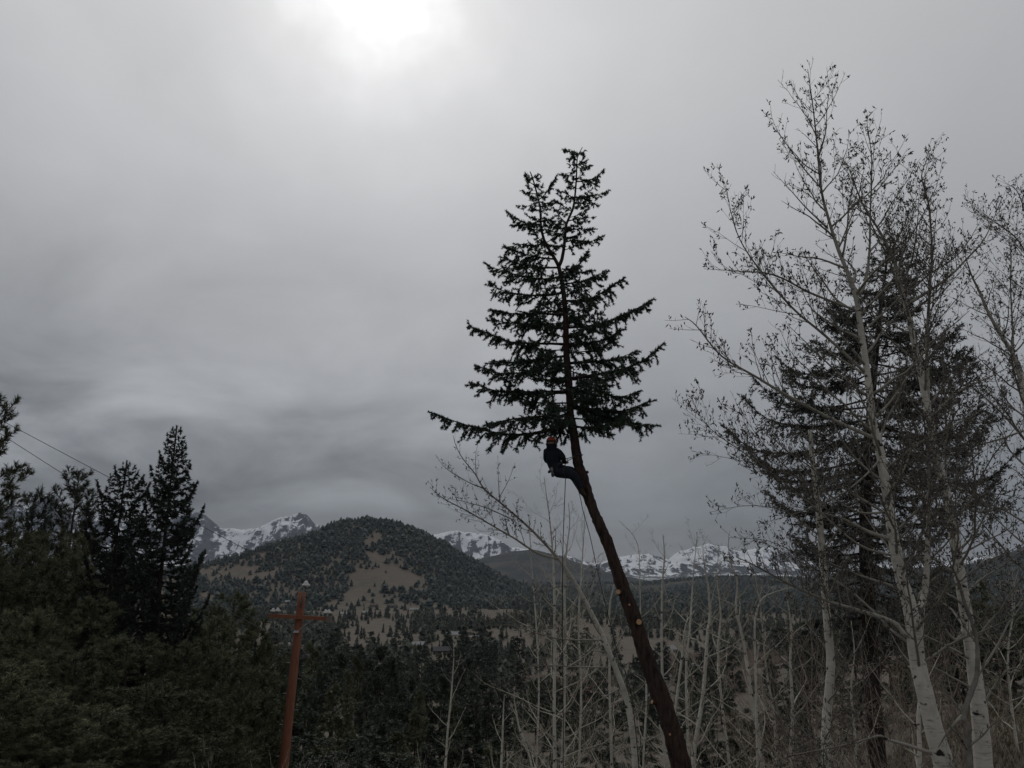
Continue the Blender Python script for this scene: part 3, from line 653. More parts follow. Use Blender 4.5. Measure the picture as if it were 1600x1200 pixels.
den = np.where(cy_ < 1300, 0.58 + 1.7 * n1 + 0.9 * n2, 0.55 + 1.2 * n1)
hill = (cy_ > 1300)
den = np.where(hill & (px_ > 585 + 0.55 * (py_ - 812)) & (px_ < 1000), np.maximum(den, 1.0), den)                 # dense flank
den = np.where(hill & (py_ < 868) & (px_ > 470), np.maximum(den, 0.95), den)                                        # wooded crown
den = np.where(hill & inpoly(px_, py_, [(440, 850), (585, 812), (600, 880), (550, 890), (540, 935), (480, 940), (450, 900)]), np.maximum(den, 0.85), den)
bare = inpoly(px_, py_, [(592, 832), (598, 845), (580, 850), (578, 862), (600, 868), (625, 868), (640, 880), (630, 890), (660, 900), (672, 918), (690, 938), (705, 955), (640, 962), (580, 950), (548, 938), (545, 905), (556, 888), (575, 880), (566, 858), (575, 840)])
den = np.where(bare, np.clip(0.16 + 1.2 * n1, 0.03, 0.7), den)
den = np.where((cy_ < 1700) & inpoly(px_, py_, [(430, 955), (560, 955), (600, 962), (700, 965), (705, 990), (640, 1000), (540, 1003), (430, 1000)]), np.maximum(den, 0.5 + 0.8 * n1), den)
for poly in ([(545, 1003), (590, 993), (635, 995), (640, 1008), (600, 1022), (560, 1030)], [(648, 1030), (700, 1022), (715, 1040), (690, 1060), (655, 1062)], [(690, 985), (790, 985), (840, 1000), (830, 1012), (720, 1003)],
             [(690, 955), (800, 952), (800, 970), (700, 970)], [(560, 970), (610, 968), (612, 985), (570, 990)], [(400, 1008), (520, 1000), (520, 1018), (400, 1022)], [(830, 1060), (900, 1055), (960, 1075), (950, 1110), (830, 1100)],
             [(1040, 1040), (1290, 1030), (1290, 1075), (1050, 1075)], [(1040, 1092), (1190, 1092), (1190, 1115), (1040, 1118)], [(440, 955), (530, 955), (530, 966), (440, 966)], [(960, 1000), (1110, 1005), (1110, 1040), (970, 1060)]):
    den = np.where(inpoly(px_, py_, poly), 0.03, den)
den = np.where((cy_ < 1300) & inpoly(px_, py_, [(520, 1020), (545, 1000), (500, 965), (430, 975), (420, 1005)]), np.maximum(den, 0.75), den)
den = np.where((cy_ < 1300) & inpoly(px_, py_, [(650, 1018), (780, 1010), (790, 1030), (720, 1035), (650, 1025)]), np.maximum(den, 0.85), den)
den = np.where((cy_ < 1300) & inpoly(px_, py_, [(640, 968), (760, 975), (760, 990), (640, 992)]), np.maximum(den, 0.85), den)
# keep roads and houses clear
HOUSES = [(833, 1074, 12, 0, 0.25), (889, 1096, 15, 1, 0.1), (613, 950, 16, 2, 0.3), (539, 962, 13, 3, -0.2), (708, 996, 14, 3, 0.15), (748, 1000, 12, 4, -0.3), (690, 1022, 12, 2, 0.2), (654, 1013, 11, 4, 0.4),
          (770, 972, 22, 1, 0.05), (726, 972, 18, 1, -0.05), (450, 943, 9, 4, 0.1), (1042, 1020, 11, 3, 0.3), (1160, 1062, 12, 0, 0.0), (585, 948, 12, 0, 0.2), (648, 955, 14, 3, 0.0), (1090, 1052, 10, 4, 0.3), (800, 962, 14, 0, 0.1), (572, 960, 12, 4, -0.1)]
den = np.where((cy_ < 1300) & (px_ > 800), den * 0.55, den)
hp = [ground_hit(a, b, 120) for a, b, *_ in HOUSES]
for h_ in hp:
    if h_ is not None: den = np.where((np.hypot(cx_ - h_[0], (cy_ - h_[1])) < 13) | ((np.abs(cx_ - h_[0]) < 9) & (cy_ < h_[1]) & (cy_ > h_[1] - 60)), 0, den)
den = np.where((cy_ > 2070), den * 0.45, den); den = np.where((px_ < 300) & (py_ > 890) & (cy_ < 1250), 0, den)
sel = rng.uniform(0, 1, cx_.shape) < den
cx_, cy_, cz_, px_, py_ = [a[sel] for a in (cx_, cy_, cz_, px_, py_)]
hts = np.clip(np.exp(rng.normal(2.30, 0.30, cx_.shape)), 4.5, 18.0)
# behind the near trees nothing of the valley floor shows: keep what the frame can see
vis = (px_ > -150) & (px_ < 1750) & (py_ < 1230)
order = np.argsort(np.where(vis & (px_ > 380), -hts / cy_, 0))
near = order[:230]; rest = order[230:]
VG = 'conifers scattered over the valley floor'; VL = 'dark conifer scattered on the tan valley floor before the rounded hill'
vps = [tufty_conifer('valley_conifer', 80, 10, 2.4, 420, 0.75, 1, M['far_needle'], VL, VG), tufty_conifer('valley_conifer', 81, 10, 2.0, 380, 0.7, 0, M['far_needle'], VL, VG), tufty_conifer('valley_conifer', 82, 10, 2.9, 460, 0.8, 1, M['far_needle'], VL, VG)]
for o in vps: del o['h']
used = [False] * 3
for n, i in enumerate(near):
    k = n % 3; o = vps[k] if not used[k] else copy_tree(vps[k]); used[k] = True
    s = hts[i] / 10.0; o.location = (cx_[i], cy_[i], cz_[i] - 0.2); o.scale = (s * pr.uniform(0.9, 1.25),) * 2 + (s,); o.rotation_euler = (0, 0, pr.uniform(0, 6.28))
def scatter(name, idx, templates, mat, rng, kind='stuff', wide=1.0, hh=None):
    V = []; F = []; off = 0; idx = np.asarray(idx); ch = rng.integers(0, len(templates), len(idx))
    for k, (tv, tf) in enumerate(templates):
        ii = idx[ch == k]; n = len(ii)
        if n == 0: continue
        a = rng.uniform(0, 6.28, n); s = (hts[ii] if hh is None else hh[ii]) / 10.0; w = s * rng.uniform(0.85, 1.3, n) * wide
        x = (tv[None, :, 0] * np.cos(a)[:, None] - tv[None, :, 1] * np.sin(a)[:, None]) * w[:, None] + cx_[ii][:, None]
        y = (tv[None, :, 0] * np.sin(a)[:, None] + tv[None, :, 1] * np.cos(a)[:, None]) * w[:, None] + cy_[ii][:, None]
        z = tv[None, :, 2] * s[:, None] + cz_[ii][:, None] - 0.3
        V.append(np.stack([x, y, z], -1).reshape(-1, 3)); F.append((tf[None] + (np.arange(n) * len(tv))[:, None, None] + off).reshape(-1, 3)); off += n * len(tv)
    o = mesh_obj(name, np.concatenate(V), np.concatenate(F), mat); o['kind'] = kind
    return o
T_mid = [lowpoly_conifer(90 + i, 10, [2.2, 2.7, 2.0][i], 6, 9, 0.35, [0, 1, 0][i]) for i in range(3)]
T_far = [lowpoly_conifer(95 + i, 10, [2.2, 2.6, 1.9][i], 3, 6, 0.35, [0, 1, 0][i]) for i in range(3)]
rest = rest[(px_[rest] > -200) & (px_[rest] < 1800)]
o = scatter('valley_forest', rest[cy_[rest] < 1250], T_mid, M['far_needle'], rng); tag(o, 'scattered dark pinewood covering the valley floor', 'forest')
o = scatter('hill_forest', rest[cy_[rest] >= 1250], T_far, M['hill_needle'], rng, wide=2.0); tag(o, 'dark conifer forest covering the rounded hill', 'forest')

# wooded ridge beyond the hill
rng = np.random.default_rng(123); gy2, gx2 = np.meshgrid(np.arange(2700, 3750, 17.0), np.arange(-2900, 2900, 17.0), indexing='ij')
gx2 = gx2.ravel() + rng.uniform(-8, 8, gx2.size); gy2 = gy2.ravel() + rng.uniform(-8, 8, gy2.size); n3 = fbm(gx2 / 240, gy2 / 240, 5, 71)
kk = (np.abs(gx2) < 0.76 * gy2) & (rng.uniform(0, 1, gx2.size) < 0.36 + 1.6 * n3); cx_, cy_ = gx2[kk], gy2[kk]; cz_ = H(cx_, cy_); hts = rng.uniform(9, 17, cx_.size)
T_tiny = [lowpoly_conifer(97 + i, 10, 2.7, 2, 6, 0.3, 0) for i in range(2)]
o = scatter('ridge_forest', np.arange(len(cx_)), T_tiny, M['hill_needle'], rng, wide=1.4); tag(o, 'dark distant forest on the low ridge below the snowy mountains', 'forest')

# ------------------------------------------------------------------ houses in the valley
M['wall_brown'] = mottled('wall_brown', (0.13, 0.085, 0.06), (0.18, 0.12, 0.085), 1.5); M['wall_red'] = mottled('wall_red', (0.21, 0.085, 0.065), (0.27, 0.12, 0.09), 1.5)
M['wall_dark'] = mottled('wall_dark', (0.07, 0.06, 0.055), (0.10, 0.09, 0.08), 1.5); M['wall_pale'] = mottled('wall_pale', (0.42, 0.37, 0.31), (0.50, 0.45, 0.39), 1.5)
M['roof_brown'] = mottled('roof_brown', (0.10, 0.075, 0.065), (0.14, 0.11, 0.095), 3); M['roof_red'] = mottled('roof_red', (0.20, 0.11, 0.095), (0.26, 0.15, 0.13), 3)
M['roof_grey'] = mottled('roof_grey', (0.20, 0.20, 0.21), (0.27, 0.27, 0.27), 3); M['roof_dark'] = mottled('roof_dark', (0.055, 0.055, 0.06), (0.08, 0.08, 0.085), 3)
M['glass'] = mottled('window_glass', (0.02, 0.025, 0.03), (0.03, 0.035, 0.04), 2, 0.1, spec=0.6); M['trim'] = mottled('trim', (0.45, 0.43, 0.40), (0.55, 0.53, 0.50), 3)
kinds = [('wall_brown', 'roof_brown', 'brown timber'), ('wall_red', 'roof_red', 'dull red'), ('wall_dark', 'roof_dark', 'dark'), ('wall_pale', 'roof_grey', 'pale grey-roofed'), ('wall_brown', 'roof_grey', 'brown grey-roofed')]
HL = ['brown timber house in the meadow seen between the aspen trunks', 'low dull red building beside the brown timber house', 'dark house at the foot of the bare hillside', 'small pale house among dark trees close behind the utility pole top',
      'pale house with a long light roof along the valley meadow', 'light-roofed brown house at the end of the valley meadow', 'dark-roofed house among trees over the tan meadow', 'light-roofed brown cabin behind the dark-roofed house',
      'long dull red building under the wooded flank of the hill', 'shorter red building next to the long red one', 'tiny light-roofed cabin in the woods behind the pole top', 'pale house beyond the leaning fir trunk',
      'brown timber house in the shrubby flat behind the aspen thicket', 'brown house close to the dark house below the bare hillside', 'pale house right below the bare hillside', 'light-roofed brown house in the willow flat', 'brown house at the end of the row of red buildings', 'light-roofed cabin on the wooded hill foot']
for (spec, h_, lab) in zip(HOUSES, hp, HL):
    if h_ is None: continue
    a, b, wd, kd, rz = spec; wm, rm, nm = kinds[kd]; dp = 8.0; eh = 3.0; rh = 2.3
    o = empty('house', (h_[0], h_[1], h_[2] - 0.4)); o.rotation_euler = (0, 0, rz); tag(o, lab, 'house', None)
    w = wd / 2; t = Tubes(); hw = dp / 2
    v = [(-w, -hw, -1.5), (w, -hw, -1.5), (w, hw, -1.5), (-w, hw, -1.5), (-w, -hw, eh), (w, -hw, eh), (w, hw, eh), (-w, hw, eh), (-w, 0, eh + rh), (w, 0, eh + rh)]
    reg(o, mesh_obj('wall', v, [(0, 1, 5, 4), (1, 2, 6, 9, 5), (2, 3, 7, 6), (3, 0, 4, 8, 7)], M[wm], o))
    ov = 0.6; th = 0.22; sl_ = rh / hw; v = []
    for z0 in (0.06, 0.06 + th):
        for (x, y) in ((-w - ov, -hw - ov), (w + ov, -hw - ov), (-w - ov, 0), (w + ov, 0), (-w - ov, hw + ov), (w + ov, hw + ov)): v.append((x, y, eh + rh - abs(y) * sl_ + z0))
    reg(o, mesh_obj('roof', v, [(6, 7, 9, 8), (8, 9, 11, 10), (1, 0, 2, 3), (3, 2, 4, 5), (0, 1, 7, 6), (5, 4, 10, 11), (0, 6, 8, 2), (2, 8, 10, 4), (1, 3, 9, 7), (3, 5, 11, 9)], M[rm], o))
    t = Tubes(); t.box((w * 0.4, 1.2, eh + rh), (0.35, 0.35, 0.9)); t.obj('chimney', M['wall_dark'], o, smooth=False)
    nw = max(2, int(wd / 3.5))
    for k in range(nw):
        x = -w + wd * (k + 0.5) / nw
        if k == nw // 2:
            t = Tubes(); t.box((x, -hw - 0.03, 0.9), (0.5, 0.05, 1.05)); t.obj('door', M['wall_dark'] if kd != 2 else M['trim'], o, smooth=False)
        else:
            t = Tubes(); t.box((x, -hw - 0.02, 1.5), (0.75, 0.05, 0.65)); wf = t.obj('window', M['trim'], o, smooth=False)
            t = Tubes(); t.box((x, -hw - 0.05, 1.5), (0.62, 0.05, 0.52)); t.obj('pane', M['glass'], wf, smooth=False)

# ------------------------------------------------------------------ aspens
class Twigs:
    def __init__(s): s.t = Tubes(); s.bp = []; s.bd = []
def bud_mesh(pos, dirs, ln, rad, rng):
    pos = np.array(pos).reshape(-1, 3); d = np.array(dirs).reshape(-1, 3); n = len(pos)
    d = d / (np.linalg.norm(d, axis=1, keepdims=True) + 1e-9)
    u = np.cross(d, rng.normal(size=(n, 3))); u /= np.linalg.norm(u, axis=1, keepdims=True) + 1e-9; w = np.cross(d, u)
    L = ln * rng.uniform(0.6, 1.3, n)[:, None]; R = rad * rng.uniform(0.7, 1.2, n)[:, None]
    mid = pos + d * L * 0.45; v = [pos, pos + d * L]
    for k in range(3):
        a = 2.094 * k; v.append(mid + (u * math.cos(a) + w * math.sin(a)) * R)
    V = np.stack(v, 1).reshape(-1, 3); F = np.array([(0, 3, 2), (0, 4, 3), (0, 2, 4), (1, 2, 3), (1, 3, 4), (1, 4, 2)])
    return V, (F[None] + (np.arange(n) * 5)[:, None, None]).reshape(-1, 3)
def curved(p, d, L, rng, upc=0.35, n=4, wig=0.10):
    pts = [np.asarray(p, float)]; d = nrm(d)
    for i in range(n):
        d = nrm(d + np.array((0, 0, upc / n)) + rng.normal(size=3) * wig); pts.append(pts[-1] + d * L / n)
    return pts
def twig_out(T, path, r0, rng, lvl, dens, ratio, bud, s0=0.12, rmin=0.0028, upc=0.45):
    """side shoots along a limb, then shoots on those, with catkins near the ends"""
    L = poly_len(path); n = max(1, int(L * dens[lvl] * rng.uniform(0.85, 1.15)))
    for j in range(n):
        s = s0 + (0.985 - s0) * (j + rng.uniform(0, 1)) / n; p, t = poly_at(path, s)
        u = rng.normal(size=3); u = nrm(u - t * np.dot(u, t)); d = nrm(t * rng.uniform(0.45, 0.95) + u * 0.8 + np.array((0, 0, 0.22)))
        l = L * ratio[lvl] * (1.05 - 0.65 * s) * rng.uniform(0.5, 1.25); l = min(l, [1.5, 0.6, 0.28][lvl])
        if l < 0.03: continue
        q = curved(p, d, l, rng, upc, 3 if lvl < 2 else 1, 0.14); r = max(rmin, r0 * (1 - 0.6 * s) * 0.42)
        T.t.add(q, [max(rmin * 0.7, r * (1 - 0.7 * i / (len(q) - 1))) for i in range(len(q))], 4 if lvl == 0 else 3, cap=False)
        if lvl < len(dens) - 1: twig_out(T, q, r, rng, lvl + 1, dens, ratio, bud, 0.1, rmin, upc)
        if bud > 0 and lvl >= 1:
            m = rng.poisson(bud * (1.0 if lvl == 1 else 0.75))
            for _ in range(m):
                b, tt = poly_at(q, rng.uniform(0.25, 1.0)); T.bp.append(b); T.bd.append(nrm(tt * 0.4 + rng.normal(size=3) * 0.45 + np.array((0, 0, 0.55 if rng.uniform() < 0.6 else -0.7))))
def aspen(label, trunk, d, limbs=(), auto=0, auto_len=1.6, auto_from=0.25, seed=1, dens=(7.5, 9, 7), ratio=(0.36, 0.46, 0.42), bud=2.2, group=None, limb_r=0.022, rmin=0.003, name='aspen_tree', stems=(), tip_r=None,
          bark='aspen_bark', limbmat='aspen_limb', twigmat='twig', elev=0.75, lean_base=0.0, wood_noise=0.04, spread=1.0, budsize=(0.066, 0.013), tw_trunk=True, ground=True, slim=0.88):
    rng = np.random.default_rng(seed); pts = TR([(a, b) for a, b, _ in trunk], d); rad = [w * slim * d / FPX / 2 for *_, w in trunk]
    base = pts[0].copy(); gz = h1(base[0], d)
    if ground and gz < base[2] - 0.05:
        base = np.array((pts[0][0] + lean_base, d, gz - 0.08)); mid = base + (pts[0] - base) * 0.5
        pts = [base, mid] + pts; rad = [rad[0] * 1.28, rad[0] * 1.08] + rad
    o = empty(name, base); tag(o, label, 'tree', group)
    path = smooth_path(pts, max(10, len(pts) * 5)); R = list(np.interp(np.linspace(0, 1, len(path)), np.linspace(0, 1, len(pts)), rad))
    R = [max(rmin, r * (1 + rng.uniform(-wood_noise, wood_noise))) for r in R]
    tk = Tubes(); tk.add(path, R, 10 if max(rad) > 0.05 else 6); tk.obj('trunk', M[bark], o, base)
    T = Twigs(); allp = [(path, R[len(R) // 2])]
    if tw_trunk: twig_out(T, path[int(len(path) * 0.62):], R[int(len(R) * 0.62)] * 0.6, rng, 1, (dens[0], dens[1] * 0.8, dens[2]), (ratio[0], ratio[1] * 0.30, ratio[2]), bud, 0.0, rmin)
    for lb in list(stems) + list(limbs):
        r0 = lb[0]; tr = lb[1]; dd = lb[2] if len(lb) > 2 else rng.uniform(-1, 1) * 0.30 * math.hypot(tr[-1][0] - tr[0][0], tr[-1][1] - tr[0][1]) * d / FPX
        n = len(tr); lp = smooth_path(TR(tr, d, [dd * (i / (n - 1)) ** 1.2 for i in range(n)]), max(8, n * 3))
        t = Tubes(); m = len(lp); t.add(lp, [max(rmin, r0 * (1 - 0.86 * i / (m - 1))) for i in range(m)], 7 if r0 > 0.02 else 5)
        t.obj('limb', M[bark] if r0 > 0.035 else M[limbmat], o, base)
        twig_out(T, lp, r0 * 0.8, rng, 0, dens, ratio, bud, 0.22, rmin)
    a = rng.uniform(0, 6.28)
    for j in range(auto):
        s = auto_from + (0.97 - auto_from) * (j + rng.uniform(0, 1)) / auto; p, t = poly_at(path, s); a += 2.4 + rng.uniform(-.5, .5)
        L_ = auto_len * (1.12 - 0.8 * s) * rng.uniform(0.6, 1.25); dr = nrm(np.array((math.cos(a) * spread, math.sin(a) * spread, elev * rng.uniform(0.5, 1.2) * (0.35 + 1.0 * s))) + t * 0.2)
        lp = curved(p, dr, L_, rng, 0.55, 8, 0.12); rr0 = min(limb_r, R[int(s * (len(R) - 1))] * 0.6); m = len(lp)
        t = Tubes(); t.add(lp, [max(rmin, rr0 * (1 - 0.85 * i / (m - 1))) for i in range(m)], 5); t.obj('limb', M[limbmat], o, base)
        twig_out(T, lp, rr0 * 0.8, rng, 0, dens, ratio, bud, 0.15, rmin)
    if T.t.v: T.t.obj('twigs', M[twigmat], o, base, smooth=False)['kind'] = 'stuff'
    if T.bp:
        V, F = bud_mesh(T.bp, T.bd, budsize[0], budsize[1], rng); c = mesh_obj('catkins', V, F, M['catkin'], o, origin=base); c['kind'] = 'stuff'; reg(o, c)
    return o

AG = None
# the tall forked aspen
aspen('tallest budding aspen with forked white trunk standing before the dark broad conifer',
      [(1475, 1200, 29), (1462, 1150, 27), (1447, 1090, 24), (1433, 1030, 23), (1427, 975, 23), (1418, 935, 21), (1406, 895, 18), (1396, 840, 16.5), (1387, 780, 15.5), (1376, 710, 14), (1364, 660, 12.5), (1356, 590, 11), (1346, 520, 9.5), (1337, 462, 8.5),
       (1322, 420, 7), (1308, 385, 6), (1294, 340, 5), (1283, 295, 4.2), (1277, 230, 3.2), (1270, 165, 2), (1262, 108, 1)], 12.0, seed=101, limb_r=0.024, auto=44, auto_len=3.0, auto_from=0.22, bud=1.7, slim=0.95,
      stems=[(0.062, [(1428, 965), (1440, 945), (1446, 915), (1450, 850), (1452, 780), (1450, 720), (1446, 680), (1443, 640)], 0.3), (0.03, [(1338, 462), (1350, 448), (1358, 400), (1360, 330), (1362, 250), (1354, 186)], -0.3)],
      limbs=[(0.032, [(1364, 684), (1300, 655), (1232, 619), (1180, 588), (1127, 556), (1089, 510), (1070, 495)]), (0.026, [(1352, 582), (1290, 525), (1236, 479), (1180, 412), (1150, 360), (1134, 291)]), (0.022, [(1335, 484), (1267, 458), (1211, 430), (1160, 424), (1100, 420)]),
             (0.016, [(1294, 357), (1260, 325), (1236, 298), (1208, 268)]), (0.014, [(1282, 293), (1255, 262), (1236, 235), (1215, 205), (1204, 177)]), (0.008, [(1274, 170), (1290, 155), (1306, 135)]), (0.009, [(1278, 232), (1262, 215), (1245, 200)]),
             (0.034, [(1392, 842), (1360, 832), (1320, 812), (1280, 800), (1235, 790)]), (0.040, [(1416, 995), (1395, 972), (1335, 952), (1295, 940), (1240, 916), (1182, 885), (1150, 870)]), (0.028, [(1458, 1178), (1420, 1165), (1385, 1155), (1372, 1150), (1330, 1162), (1250, 1178), (1200, 1192)]),
             (0.022, [(1368, 655), (1335, 648), (1310, 640), (1275, 625)]), (0.020, [(1378, 715), (1350, 745), (1310, 775), (1250, 800), (1200, 815)], -0.8), (0.020, [(1390, 800), (1340, 800), (1290, 770), (1240, 740), (1190, 690), (1150, 630)], 1.0),
             (0.020, [(1400, 870), (1340, 850), (1270, 790), (1180, 720), (1110, 670), (1080, 625)], 0.6), (0.018, [(1346, 520), (1390, 480), (1440, 430), (1500, 390)]), (0.018, [(1380, 735), (1440, 690), (1520, 650), (1590, 600)]), (0.02, [(1425, 960), (1470, 930), (1540, 880), (1600, 850)], -0.8),
             (0.016, [(1398, 850), (1450, 800), (1520, 790), (1600, 800)]), (0.014, [(1310, 390), (1330, 340), (1345, 310), (1350, 280)])])
aspen('leaning-topped white aspen with a long upswept limb beside the tallest aspen',
      [(1537, 1200, 26), (1532, 1130, 24), (1524, 1060, 21), (1516, 1000, 20), (1505, 930, 18), (1497, 880, 17), (1487, 812, 15), (1473, 750, 14), (1462, 712, 13), (1455, 670, 12), (1446, 620, 11), (1436, 570, 10), (1426, 525, 9), (1416, 480, 8), (1406, 440, 7), (1394, 400, 5.5), (1376, 364, 4), (1348, 319, 3), (1323, 254, 1.2)],
      13.6, seed=102, auto=38, auto_len=3.1, auto_from=0.2, bud=1.7, limb_r=0.024, slim=0.95,
      stems=[(0.04, [(1448, 640), (1450, 600), (1448, 542), (1453, 447), (1456, 392), (1451, 320), (1440, 275), (1452, 242)], -0.4), (0.035, [(1490, 820), (1478, 760), (1477, 700), (1478, 660), (1474, 577), (1470, 520)], 0.5)],
      limbs=[(0.030, [(1415, 478), (1477, 437), (1510, 405), (1540, 370), (1565, 310)]), (0.022, [(1412, 465), (1450, 430), (1500, 395), (1535, 340)]), (0.022, [(1475, 752), (1520, 772), (1560, 772), (1610, 782)]), (0.022, [(1480, 780), (1530, 800), (1570, 795), (1620, 805)]),
             (0.026, [(1450, 655), (1500, 610), (1545, 590), (1600, 560)]), (0.02, [(1495, 870), (1540, 845), (1570, 830), (1610, 800)]), (0.024, [(1528, 1080), (1490, 1060), (1450, 1040), (1400, 1035), (1340, 1040)]), (0.022, [(1530, 1110), (1570, 1050), (1600, 1045), (1640, 1040)]),
             (0.034, [(1505, 985), (1495, 1000), (1478, 985), (1462, 950), (1440, 905)]), (0.016, [(1420, 500), (1405, 440), (1415, 380), (1428, 330), (1445, 300)])])
aspen('dark gnarled young aspen with bent stem against the leaning-topped aspen', [(1514, 1200, 11), (1511, 1140, 10.5), (1506, 1118, 10), (1516, 1085, 9), (1526, 1055, 8), (1527, 1010, 6.5), (1520, 975, 7), (1508, 945, 6), (1498, 910, 4), (1480, 870, 2)], 11.5, seed=103, auto=9, auto_len=0.9, bud=0.7,
      limbs=[(0.03, [(1505, 1118), (1492, 1130), (1478, 1148), (1466, 1168)], 0.2)], bark='bark_grey', wood_noise=0.12)
aspen('slender black-scarred aspen with a snapped top in front of the broad conifer', [(1290, 1200, 16), (1292, 1120, 15), (1298, 1040, 14), (1293, 975, 12.5), (1287, 900, 12), (1282, 830, 11), (1275, 762, 9.5), (1269, 712, 8.5), (1266, 672, 7.5)], 14.5, seed=104, auto=34, auto_len=2.4, auto_from=0.15, bud=1.3, limb_r=0.018, tw_trunk=False,
      limbs=[(0.012, [(1267, 680), (1275, 655), (1290, 640)]), (0.016, [(1280, 800), (1300, 770), (1308, 720), (1305, 690)]), (0.014, [(1286, 905), (1250, 870), (1200, 845), (1140, 840)]), (0.014, [(1283, 840), (1230, 800), (1170, 790), (1110, 800)]), (0.014, [(1276, 765), (1220, 735), (1160, 720), (1080, 705)])])
aspen('budding aspen with sloping pale stem leaning out over the grass bank', [(1640, 1200, 18), (1632, 1000, 17), (1622, 800, 14), (1606, 650, 11), (1590, 570, 8), (1565, 525, 6.5), (1545, 490, 5.5), (1530, 455, 4.5), (1518, 430, 3), (1508, 400, 1.5)], 15.5, seed=105, auto=34, auto_len=2.9, auto_from=0.30, bud=1.7, limb_r=0.024,
      stems=[(0.03, [(1600, 620), (1585, 560), (1582, 510), (1579, 450), (1580, 400), (1576, 370)], 0.3)], limbs=[(0.026, [(1612, 700), (1560, 640), (1500, 590), (1460, 560)]), (0.024, [(1608, 670), (1550, 690), (1500, 700), (1460, 690)]), (0.028, [(1640, 560), (1615, 470), (1600, 390), (1560, 350), (1515, 330)], -1.0), (0.02, [(1630, 480), (1605, 350), (1590, 300), (1570, 286)], -0.6)])
# the leaning aspen left of the fir trunk
aspen('thin aspen leaning far over below the climber with two long sweeping limbs', [(993, 1200, 11), (990, 1160, 10.5), (981, 1100, 10), (968, 1060, 9.5), (952, 1020, 9), (940, 990, 8.6), (925, 960, 7.8), (912, 935, 7.2), (898, 910, 6.5), (884, 888, 6), (872, 873, 5.6), (850, 848, 4.6), (824, 822, 4), (792, 794, 3.3), (757, 764, 2.6), (742, 740, 2), (722, 715, 1.5), (712, 695, 1.1), (708, 680, 0.7)],
      18.5, seed=110, auto=9, auto_len=1.3, auto_from=0.3, bud=1.5, lean_base=0.12, ratio=(0.30, 0.42, 0.4), limb_r=0.014,
      limbs=[(0.030, [(873, 874), (839, 864), (805, 842), (779, 827), (731, 799), (700, 783), (684, 772), (672, 761)]), (0.016, [(801, 812), (761, 794), (730, 785), (700, 778)]), (0.016, [(756, 763), (731, 753), (696, 731), (681, 710)]), (0.012, [(781, 783), (779, 755), (778, 712)]), (0.010, [(781, 776), (795, 750), (805, 722)]), (0.010, [(744, 742), (743, 715), (747, 690)]),
             (0.016, [(913, 934), (925, 910), (932, 888), (935, 870)]), (0.022, [(941, 1000), (920, 1000), (880, 999), (840, 990), (800, 977), (765, 976), (752, 962)]), (0.020, [(951, 1043), (900, 1042), (840, 1040), (812, 1050), (780, 1062)]), (0.020, [(968, 1076), (935, 1095), (900, 1120), (870, 1135)]), (0.016, [(946, 1018), (920, 1018), (890, 1032)]), (0.014, [(905, 922), (880, 915), (850, 925), (815, 935), (775, 938)]),
             (0.012, [(985, 1130), (1005, 1105), (1040, 1090)])])
BG = 'slim aspens along the slope behind the fir'
